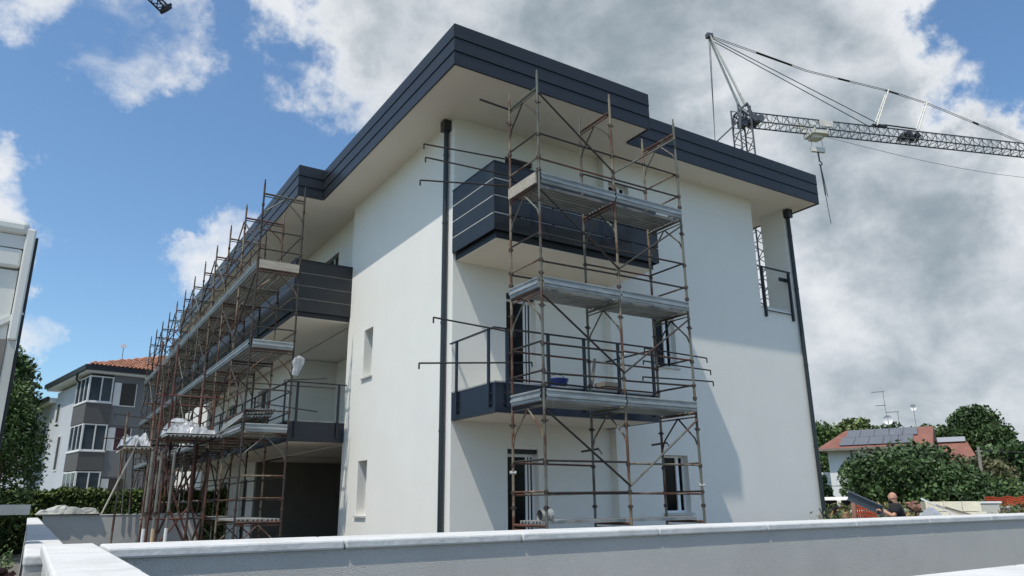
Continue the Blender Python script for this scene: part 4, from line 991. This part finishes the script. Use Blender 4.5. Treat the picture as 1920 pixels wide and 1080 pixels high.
b0.quad(p2 + hr * -2.7 + hv * 5.4 + Vector((0, 0, 4.3)), p2 + hr * -2.7 + hv * 2.5 + Vector((0, 0, 5.3)), p2 + hr * 2.9 + hv * 2.5 + Vector((0, 0, 5.3)), p2 + hr * 2.9 + hv * 5.4 + Vector((0, 0, 4.3)))
b3 = b0.build('roof', 'tile', H3); h2(MB(), .8, 1.6, 2.2, 2.8, 5.1, 5.75).build('chimney', 'neigh_white', b3)
up = thing('utility_pole', pos(1842, 930, 45), 'leaning bare wooden utility pole among the bushes at the right', 'pole')
pb_ = Vector(pos(1842, 930, 45)); pt = vat(1834, 838, 45)
MB().tube(pb_, pt, .10, 8, .07).build('shaft', 'pole_wood', up); MB().tube(pt - Vector((0, 0, .22)) - hr * .16, pt - Vector((0, 0, .22)) + hr * .16, .03, 6).build('bracket', 'pole_wood', up)
for k, s in enumerate((-.15, .15)):
    a = pt - Vector((0, 0, .18)) + hr * s; b = a + hr * 60 + hv * 30
    pts = [a.lerp(b, i / 14) - Vector((0, 0, 1.2 * math.sin(math.pi * i / 14))) for i in range(15)]
    MB().path(pts, .012, 4).build('wire', 'cable', up)

# ------------------------------------------------------------------ tower crane behind the building
JA = Vector((.942, -.335, 0)).normalized(); JN = Vector((.335, .942, 0)).normalized(); JO = Vector((26.57, 12.6, 0))
def J(s, z, n_=0.0): return JO + JA * s + JN * n_ + Vector((0, 0, z))
cr_ = thing('tower_crane', tuple(J(-.57, 0)), 'self-erecting tower crane with long lattice jib behind the roof', 'crane')
def lattice(corners0, corners1, nseg, rc, rb, name, m, parent):
    mb = MB(); k = len(corners0)
    for a, b in zip(corners0, corners1): mb.tube(a, b, rc, 6)
    for i in range(nseg):
        f0, f1, fm_ = i / nseg, (i + 1) / nseg, (i + .5) / nseg
        for q in range(k):
            a0, a1 = corners0[q], corners1[q]; b0_, b1_ = corners0[(q + 1) % k], corners1[(q + 1) % k]
            mb.tube(a0.lerp(a1, f0), b0_.lerp(b1_, fm_), rb, 5); mb.tube(b0_.lerp(b1_, fm_), a0.lerp(a1, f1), rb, 5)
    return mb.build(name, m, parent)
mw = .40
lattice([J(-.57 + a, 0, b) for a, b in ((-mw, -mw), (mw, -mw), (mw, mw), (-mw, mw))], [J(-.57 + a, 24.2, b) for a, b in ((-mw, -mw), (mw, -mw), (mw, mw), (-mw, mw))], 22, .055, .028, 'mast', 'crane_steel', cr_)
MB().obox(J(-.57, .4), JA * 1.8, JN * 1.8, Vector((0, 0, .4))).build('base', 'concrete', cr_)
lattice([J(.1, 23.2, -.4), J(.1, 23.2, .4), J(.1, 24.0, 0)], [J(34, 23.2, -.4), J(34, 23.2, .4), J(34, 24.0, 0)], 48, .045, .022, 'jib', 'crane_steel', cr_)
jf = MB()
for n_ in (-.42, .42):
    jf.path([J(-.97, 22.6, n_), J(-.8, 23.9, n_), J(-.35, 24.35, n_), J(-.05, 23.95, n_ * .6), J(.1, 23.2, n_)], .06, 6).path([J(-.8, 23.9, n_), J(.1, 23.2, n_)], .05, 6).path([J(-.35, 24.35, n_), J(-.17, 22.9, n_)], .05, 6).path([J(-.97, 23.3, n_), J(.05, 23.75, n_ * .5)], .04, 6)
jf.path([J(-.35, 24.35, -.42), J(-.35, 24.35, .42)], .06, 6).path([J(-.8, 23.9, -.42), J(-.8, 23.9, .42)], .05, 6).path([J(.1, 23.2, -.42), J(.1, 23.2, .42)], .05, 6).obox(J(-.55, 23.2), JA * .2, JN * .25, Vector((0, 0, .25)))
jf.build('jib_foot', 'crane_steel', cr_)
for n_ in (-.28, .28):
    MB().tube(J(-.35, 24.2, n_), J(-2.15, 28.98, n_ * .3), .085, 8, .06).build('apex_leg', 'crane_white', cr_)
    MB().tube(J(-2.15, 28.98, n_ * .3), J(-2.5 + n_ * .6, 20.5, n_), .02, 6).build('back_stay', 'cable', cr_)
    MB().tube(J(-2.05, 28.8, n_ * .3), J(8.6, 24.1, n_), .028, 6).build('jib_stay', 'cable', cr_)
MB().obox(J(-2.15, 29.0), JA * .2, JN * .14, Vector((0, 0, .14))).build('apex_head', 'crane_steel', cr_)
MB().tube(J(-.7, 23.4), J(-2.45, 21.7), .045, 7).tube(J(-2.45, 21.7), J(-3.6, 19.0), .045, 7).build('back_strut', 'crane_steel', cr_)
up_pts = [J(-2.1, 29.05), J(3.2, 27.75), J(4.4, 27.45), J(10.1, 26.75), J(12.87, 26.2), J(19.9, 24.1)]
MB().path(up_pts, .02, 6).path([p_ + JN * .12 for p_ in up_pts], .02, 6).build('top_stay', 'cable', cr_)
for a, b in (((1.0, 28.32), (3.4, 27.72)), ((6.6, 27.2), (7.4, 27.1)), ((10.0, 26.77), (10.9, 26.6)), ((16.3, 25.2), (16.7, 25.08))): MB().tube(J(*a, .06), J(*b, .06), .06, 6).build('stay_link', 'cable', cr_)
for s0, z0, s1, z1 in ((8.7, 24.0, 10.1, 26.75), (11.75, 24.0, 12.87, 26.2)):
    for n_ in (-.18, .18): MB().tube(J(s0, z0, n_), J(s1, z1, n_ * .5), .045, 6).build('stay_post', 'crane_white', cr_)
    pm = MB()
    for i in range(8): pm.tube(J(s0, z0, -.18).lerp(J(s1, z1, -.09), i / 8), J(s0, z0, .18).lerp(J(s1, z1, .09), (i + 1) / 8), .018, 5)
    pm.build('post_bracing', 'crane_white', cr_)
fj = MB().tube(J(9.4, 24.2), J(11.7, 24.15), .05, 6).obox(J(9.0, 24.08), JA * .5, JN * .12, Vector((0, 0, .07)))
for k in range(14):
    s_ = 10.3 + k * .11
    fj.path([J(s_, 23.3 + .1 * (k % 3), -.36), J(s_ + .3, 23.75 + .06 * (k % 4), .05), J(s_ + .1, 23.35, .36)], .035, 5)
fj.tube(J(10.9, 23.62, -.3), J(10.9, 23.62, .3), .2, 10).tube(J(11.5, 23.6, -.3), J(11.5, 23.6, .3), .17, 10).build('folding_joint', 'cable', cr_)
for s in (.1, .45): MB().tube(J(s, 23.45, -.45), J(s, 23.45, .45), .22, 10).build('sheave', 'crane_steel', cr_)
tm = MB().obox(J(4.4, 22.95), JA * .55, JN * .5, Vector((0, 0, .10)))
for s in (3.95, 4.85):
    for n_ in (-.5, .5): tm.tube(J(s, 23.0, n_), J(s, 23.55, n_), .05, 6).tube(J(s - .1, 23.3, n_), J(s + .1, 23.3, n_), .09, 8)
tm.obox(J(3.7, 23.75, .5), JA * .5, JN * .03, Vector((0, 0, .18))).obox(J(4.8, 23.5, -.52), JA * .45, JN * .03, Vector((0, 0, .2))).obox(J(4.3, 22.75), JA * .3, JN * .3, Vector((0, 0, .12)))
tm.build('trolley', 'crane_white', cr_)
for s in (3.98, 4.72): MB().tube(J(s, 22.8), J(s, 21.95), .012, 5).build('hoist_rope', 'cable', cr_)
hk = MB().obox(J(4.35, 21.95), JA * .46, JN * .09, Vector((0, 0, .15))).build('hook_block', 'crane_white', cr_)
MB().tube(J(4.35, 21.8), J(4.37, 21.2), .05, 7).path([J(4.37, 21.2), J(4.5, 21.1), J(4.5, 20.98), J(4.4, 20.92), J(4.3, 21.0)], .04, 6).build('hook', 'cable', hk)
sl_ = MB().tube(J(4.38, 20.95), J(4.46, 19.0), .045, 6).tube(J(4.46, 19.0), J(4.55, 17.2), .02, 6).tube(J(4.40, 20.95), J(4.60, 18.9), .02, 6)
sl_.build('sling', 'cable', cr_)
wp_ = [J(5 + 29 * i / 12, 22.9 - 1.4 * math.sin(math.pi * i / 12)) for i in range(13)]
MB().path(wp_, .012, 4).build('trolley_rope', 'cable', cr_)
# tip of another jib reaching in at the top left
TJ = Vector((-4.78, 16.93, 21.72)); TA = Vector((-.75, -.35, .30)).normalized(); TB = TA.cross(Vector((0, 0, 1))).normalized(); TC = TB.cross(TA)
j2 = thing('crane_jib_end', tuple(TJ), 'dark lattice tip of another crane jib at the top left edge', 'crane')
lattice([TJ + TB * .2 - TC * .15, TJ - TB * .2 - TC * .15, TJ + TC * .2], [TJ + TA * 22 + TB * .2 - TC * .15, TJ + TA * 22 - TB * .2 - TC * .15, TJ + TA * 22 + TC * .2], 44, .04, .024, 'lattice', 'cable', j2)
MB().obox(TJ, TA * .05, TB * .24, TC * .2).tube(TJ + TB * .25, TJ - TB * .25, .12, 8).build('end_sheave', 'cable', j2)

# ------------------------------------------------------------------ truck at the left edge
tk = thing('box_truck', (-6.985, -6.0, 0), 'white box truck rear corner cutting into the left edge of the view', 'truck')
TX, TY, TZ = -6.985, -6.0, 3.93
MB().box(-9.4, TX - .03, TY + .05, 0.5, 1.05, TZ - .04).build('cargo_box', 'truck_white', tk, bevel=.03)
MB().box(-9.4, TX - .075, TY + .0, TY + .048, 1.1, TZ - .42).build('rear_door', 'truck_white', tk)
MB().box(-9.4, TX - .07, TY - .035, TY + .047, TZ - .40, TZ - .24).build('door_header', 'truck_white', tk, bevel=.02)
MB().box(-9.4, TX - .05, TY - .07, TY + .06, TZ - .12, TZ + .0).build('roof_rail', 'truck_white', tk, bevel=.04)
MB().box(-9.4, TX - .06, TY - .03, TY + .046, TZ - .235, TZ - .125).build('light_housing', 'truck_white', tk)
MB().box(TX - .068, TX, TY - .06, TY + .049, TZ - 1.0, TZ - .06).build('corner_post', 'truck_white', tk, bevel=.012)
MB().box(TX - .066, TX - .002, TY - .045, TY + .049, 1.0, TZ - 1.003).build('corner_post', 'truck_grey', tk)
MB().box(TX - .125, TX - .07, TY - .05, TY - .002, 1.1, TZ - 1.0).build('hinge_rail', 'truck_rail', tk)
MB().box(TX + .002, TX + .022, TY - .02, TY + .06, 1.0, TZ - .12).build('seal_strip', 'black_plastic', tk)
MB().obox((-7.30, TY - .012, 2.93), (.32, 0, .24), (0, .01, 0), (-.012, 0, .016)).build('door_brace', 'truck_white', tk)
MB().obox((-7.30, TY - .006, 2.90), (.32, 0, .24), (0, .005, 0), (-.008, 0, .011)).build('door_brace', 'truck_grey', tk)
MB().box(-9.4, TX - .14, TY - .004, TY - .001, 1.1, 2.55).build('lower_panel', 'truck_grey', tk)
tl = MB().box(-8.9, -6.74, TY - .55, TY - .08, 1.612, 1.66).build('tail_lift', 'aluminium', tk)
MB().box(-8.9, -6.735, TY - .56, TY - .552, 1.60, 1.67).build('lift_edge', 'deck_old', tl)
MB().box(-9.0, TX - .2, TY + .1, 4.5, .75, 1.04).build('chassis', 'black_plastic', tk)
MB().box(-9.35, TX - .06, .75, 2.6, .55, 2.9).build('cab', 'truck_white', tk, bevel=.08)
for y in (-4.2, 1.7):
    for x in (-9.1, -7.3):
        w = MB().tube((x - .14, y, .48), (x + .14, y, .48), .48, 20).build('wheel', 'rubber', tk); MB().tube((x - .15, y, .48), (x + .15, y, .48), .26, 14).build('rim', 'aluminium', w)

tk.rotation_euler = (0, 0, math.radians(3.2))

# ------------------------------------------------------------------ plot at the right: worker, materials, netting
def skin_fig(name, verts, edges, m, parent, levels=2, root=0):
    me = bpy.data.meshes.new(name); me.from_pydata([v[0] for v in verts], edges, []); me.update()
    o = bpy.data.objects.new(name, me); col.objects.link(o)
    o.modifiers.new('skin', 'SKIN'); sb = o.modifiers.new('sub', 'SUBSURF'); sb.levels = levels; sb.render_levels = levels
    if not me.skin_vertices: bpy.context.view_layer.objects.active = o; me.attributes.new('skin', 'FLOAT', 'POINT') if False else None
    bpy.context.view_layer.update()
    sk_ = me.skin_vertices
    if not sk_:
        bpy.context.view_layer.objects.active = o; o.select_set(True); bpy.ops.mesh.customdata_skin_add(); o.select_set(False); sk_ = me.skin_vertices
    for i, v in enumerate(verts):
        r0 = v[1]; sk_[0].data[i].radius = r0 if isinstance(r0, tuple) else (r0, r0); sk_[0].data[i].use_root = (i == root)
    me.materials.append(MAT[m]); attach(o, parent)
    return o
wpos = Vector(pos(1676, 935, 18.6))
tow = (Vector((CAM.x, CAM.y, 0)) - wpos).normalized()            # towards the viewer
lf = Vector((-_r.x, -_r.y, 0)).normalized()                       # picture left: the way he faces
pe = thing('person', tuple(wpos), 'bald worker in a black t-shirt holding a dark sheet', 'person')
def W_(f, s, z): return tuple(wpos + lf * f + tow * s + Vector((0, 0, z)))   # f forward, s towards the viewer side
V = []; Ed = []
def add(p, r0, par=None):
    V.append((p, r0)); i = len(V) - 1
    if par is not None: Ed.append((par, i))
    return i
pel = add(W_(0, 0, .98), .15); sp1 = add(W_(.01, 0, 1.15), .145, pel); sp2 = add(W_(.0, 0, 1.38), .15, sp1); nk = add(W_(.0, 0, 1.53), .07, sp2)
jw = add(W_(.03, .01, 1.60), .078, nk); hd1 = add(W_(.025, .01, 1.675), .09, jw); hd2 = add(W_(.005, .01, 1.735), .082, hd1); hd3 = add(W_(0, .01, 1.775), .045, hd2)
nose = add(W_(.115, .02, 1.63), .013, hd1); chin = add(W_(.095, .01, 1.565), .022, jw)
for s in (-1, 1):
    ear = add(W_(-.01, s * .095, 1.64), .016, hd1)
    sh = add(W_(0, s * .24, 1.44), .075, sp2); el = add(W_(.06, s * .33, 1.27), .06, sh); wr = add(W_(.27, s * .22, 1.385), .044, el); pm_ = add(W_(.34, s * .18, 1.41), .042, wr)
    for k in range(4):
        f1 = add(W_(.385, s * .18 + (k - 1.5) * .022, 1.425 - .004 * k), .011, pm_); f2 = add(W_(.415 - .004 * abs(k - 1), s * .18 + (k - 1.5) * .024, 1.405), .010, f1); add(W_(.405, s * .18 + (k - 1.5) * .024, 1.38), .009, f2)
    th_ = add(W_(.34, s * .18 - s * .045, 1.435), .012, pm_); add(W_(.38, s * .18 - s * .05, 1.445), .011, th_)
    hp0 = add(W_(0, s * .10, .92), .10, pel); kn = add(W_(.03, s * .12, .50), .068, hp0); an_ = add(W_(-.02, s * .13, .10), .045, kn); add(W_(.12, s * .13, .045), .042, an_)
skin_fig('body', V, Ed, 'skin', pe)
V = []; Ed = []
a = add(W_(-.02, 0, .90), .22); b = add(W_(.0, 0, 1.12), .215, a); c = add(W_(-.01, 0, 1.37), .24, b); d = add(W_(0, 0, 1.545), .095, c)
for s in (-1, 1): e = add(W_(0, s * .25, 1.44), .12, c); add(W_(.05, s * .33, 1.31), .10, e)
skin_fig('t_shirt', V, Ed, 'black_cloth', pe)
V = []; Ed = []
a = add(W_(0, 0, .96), .165)
for s in (-1, 1): e = add(W_(0, s * .10, .88), .118, a); k = add(W_(.03, s * .12, .50), .086, e); add(W_(-.02, s * .13, .12), .066, k)
skin_fig('trousers', V, Ed, 'work_trousers', pe)
bdm = MB().ball(W_(.075, .015, 1.585), .062, 10, 7, (1, 1, .75)); bdm.build('dark_jaw', 'black_cloth', pe)  # dark flattened ball over jaw and chin
# the sheet he holds: a shallow folded metal panel
sA = vat(1655, 957, 18.2); sB = vat(1590, 928, 18.9)
sd = sB - sA; sv = (_u - sd.normalized() * _u.dot(sd.normalized())).normalized() * .10; sw = sd.cross(sv).normalized()
sh_ = MB().obox((sA + sB) / 2, sd / 2, sw * .004, sv)
sh_.obox((sA + sB) / 2 + sv - sw * .02, sd / 2, sw * .02, sv * .04).obox((sA + sB) / 2 - sv - sw * .02, sd / 2, sw * .02, sv * .04)
tag(sh_.build('metal_sheet', 'panel_sheet'), 'long dark grey metal sheet held up by the worker', 'sheet')

def pallet_blocks(px, dd, label):
    p = Vector(pos(px, 935, dd)); t = thing('block_pallet', tuple(p), label, 'blocks')
    fy = (p - Vector((CAM.x, CAM.y, 0))).normalized(); fy = Matrix.Rotation(math.radians(7), 3, 'Z') @ fy; fx = Vector((fy.y, -fy.x, 0))
    for k in range(3): MB().obox(p + fx * (-.4 + .4 * k) + Vector((0, 0, .06)), fx * .05, fy * .5, Vector((0, 0, .06))).build('bearer', 'old_wood', t)
    for r in range(7):
        n = 3
        for i in range(n):
            off = .08 if r % 2 else -.0
            MB().obox(p + fx * ((i - 1) * .34 + off - .04 + rnd.uniform(-.01, .01)) + Vector((0, 0, .24 + r * .205)), fx * .166, fy * .48, Vector((0, 0, .097))).build('block', 'cream_block', t)
    return t
pallet_blocks(1783, 19, 'stack of cream insulation blocks on a pallet behind the wall')
def heap(name, label, px, dd, n, rad, hgt, m, sz, seed, cat):
    p = Vector(pos(px, 935, dd)); rr = random.Random(seed); mb = MB()
    for k in range(n):
        a = rr.uniform(0, 6.28); q = rr.uniform(0, 1) ** .6
        z = hgt * (1 - q) * rr.uniform(.2, 1) + .05
        c = p + Vector((math.cos(a) * rad * q, math.sin(a) * rad * q, z)); s = sz * rr.uniform(.4, 1.2)
        ax = Vector((rr.uniform(-1, 1), rr.uniform(-1, 1), rr.uniform(-.5, .5))).normalized(); ay = ax.orthogonal().normalized(); az = ax.cross(ay)
        mb.obox(c, ax * s, ay * s * rr.uniform(.4, .8), az * s * rr.uniform(.3, .7))
    o = mb.build(name, m); return tag(o, label, cat, kind='stuff')
heap('rubble_heap', 'heap of reddish broken bricks behind the worker', 1712, 22, 260, 1.3, 1.75, 'rubble', .10, 61, 'rubble')
heap('rubble_heap', 'reddish rubble and earth beyond the end of the building', 1570, 24, 200, 1.2, 1.6, 'rubble', .11, 62, 'rubble')
hs = draped(0, 1, 0, 1, 0, 1, 71, nx=12, ny=10)
hpz = Vector(pos(1738, 935, 17)); fyy = (hpz - Vector((CAM.x, CAM.y, 0))).normalized(); fxx = Vector((fyy.y, -fyy.x, 0))
hs.v = [tuple(hpz + fxx * ((v[0] - .5) * .8) + fyy * (v[1] - .5) * .8 + Vector((0, 0, max(0, v[2]) * 1.4 * (.72 + .28 * math.sin(3 * v[0]))))) for v in hs.v]
tag(hs.build('sheet_heap', 'plastic_wrap'), 'crumpled heap of white and black sheeting left of the cream blocks', 'sheeting')
for i, (dx, a, z, m) in enumerate(((.2, .5, 1.55, 'new_wood'), (.35, .42, 1.52, 'old_wood'), (.1, .56, 1.60, 'white_frame'), (.5, .35, 1.50, 'truck_rail'))):
    c = Vector(pos(1752, 935, 17.5)) + fxx * dx + Vector((0, 0, z - .15))
    tag(MB().obox(c, fxx * .34 + Vector((0, 0, -.34 * a)), fyy * .06, Vector((0, 0, .018))).build('scrap_board', m), ('pale board', 'worn grey board', 'white board', 'dark metal strip')[i] + ' sloping down between the sheeting and the cream blocks', 'board', 'boards leaning on the block pallet')
sp = thing('slab_pile', pos(1896, 935, 18), 'pile of grey stone slabs at the right edge above the wall', 'slabs')
for k in range(9):
    c = Vector(pos(1896, 935, 18)) + fxx * rnd.uniform(-.12, .12) + Vector((0, 0, .10 + k * .145)); MB().obox(c, fxx * .62, fyy * .5, Vector((0, 0, .05))).build('slab', 'concrete', sp)
    if k < 8: MB().obox(c + Vector((0, 0, .072)), fxx * .5, fyy * .1, Vector((0, 0, .02))).build('spacer', 'old_wood', sp)
gp = thing('glass_crate', pos(1838, 935, 22), 'grey sheeted bundle standing right behind the cream blocks', 'bundle')
p_ = Vector(pos(1838, 935, 22)); MB().obox(p_ + Vector((0, 0, .75)), fxx * .34, fyy * .4, Vector((0, 0, .75))).build('bundle_body', 'truck_grey', gp); MB().obox(p_ + Vector((0, 0, 1.53)), fxx * .40, fyy * .42, Vector((0, 0, .02))).build('lid', 'white_frame', gp)
gp.name = 'sheeted_bundle'
# orange safety netting on posts
def netting(pa, pb2, z0, z1, label):
    pa = Vector(pa); pb2 = Vector(pb2); L_ = (pb2 - pa).length; d = (pb2 - pa) / L_
    t = thing('safety_netting', tuple(pa), label, 'netting'); mb = MB(); st = .07; n = int(L_ / st); m = int((z1 - z0) / .07)
    sag = lambda s, z: .05 * math.sin(s * 2.3) * (z - z0)
    for i in range(n + 1): mb.obox(pa + d * (i * st) + Vector((0, 0, (z0 + z1) / 2 + .04 * math.sin(i * .7))), d * .02, d.cross(Vector((0, 0, 1))) * .003, Vector((0, 0, (z1 - z0) / 2)))
    for j in range(m + 1):
        for i in range(0, n, 4):
            zz = z0 + (z1 - z0) * j / m
            a = pa + d * (i * st) + Vector((0, 0, zz + .04 * math.sin(i * .7))); b = pa + d * (min(n, i + 4) * st) + Vector((0, 0, zz + .04 * math.sin((i + 4) * .7)))
            mb.obox((a + b) / 2 + d.cross(Vector((0, 0, 1))) * .008, (b - a) / 2, d.cross(Vector((0, 0, 1))) * .003, Vector((0, 0, .02)))
    mb.build('net', 'orange_net', t)
    for k in range(int(L_ / 2.2) + 1): MB().tube(pa + d * (k * 2.2), pa + d * (k * 2.2) + Vector((0, 0, z1 + .1)), .02, 6).build('stake', 'rusty_tube', t)
netting(pos(1846, 935, 30), pos(1935, 935, 29), 1.2, 1.64, 'orange plastic safety netting strung along the plot at the far right')
netting(pos(1602, 935, 20), pos(1640, 935, 19.6), .6, 1.48, 'orange netting below the metal sheet left of the worker')
tag(MB().obox(Vector(pos(1598, 935, 19.8)) + Vector((0, 0, .78)), fxx * .045, fyy * .045, Vector((0, 0, .78))).build('netting_post', 'rubble'), 'thick brown post at the left end of the nearer orange netting', 'post')
# small white van parked far behind
vn = thing('parked_van', pos(1571, 935, 33), 'small white van parked among the weeds beyond the building', 'van')
vp = Vector(pos(1571, 935, 33)); va_ = fxx
MB().obox(vp + Vector((0, 0, .75)), va_ * .95, fyy * .8, Vector((0, 0, .42))).build('body', 'truck_white', vn, bevel=.1)
MB().obox(vp + Vector((0, 0, 1.42)) + va_ * .1, va_ * .8, fyy * .72, Vector((0, 0, .30))).build('cabin', 'truck_white', vn, bevel=.14)
for s in (-1, 1): MB().obox(vp + Vector((0, 0, 1.42)) + va_ * (.1 + s * .36) - fyy * .724, va_ * .28, fyy * .006, Vector((0, 0, .18))).build('window', 'dark_glass', vn)
for s in (-1, 1):
    for q in (-1, 1): MB().tube(vp + va_ * (.6 * s) + fyy * (.6 * q) + Vector((0, 0, .3)), vp + va_ * (.6 * s) + fyy * (.82 * q) + Vector((0, 0, .3)), .3, 16).build('wheel', 'rubber', vn)

# ------------------------------------------------------------------ odds and ends at the lower left
heap('rubble_heap', 'pale stones and reddish rubble on the ground left of the side wall', -10, 9.0, 160, .8, .35, 'concrete', .10, 63, 'rubble')
heap('rubble_heap', 'dark red rubble heap further along the left edge', 12, 15.0, 150, .8, .8, 'rubble', .12, 64, 'rubble')
r_ = np.random.default_rng(15)
gp_ = np.stack([r_.uniform(-8.6, -6.85, 3500), r_.uniform(-5.5, 14, 3500), np.abs(r_.normal(0, .28, 3500))], 1)
tag(leaves('weeds', gp_, .05, 'leaf_mid', None, 16, .35), 'green weeds on the strip left of the side wall', 'weeds', kind='stuff')
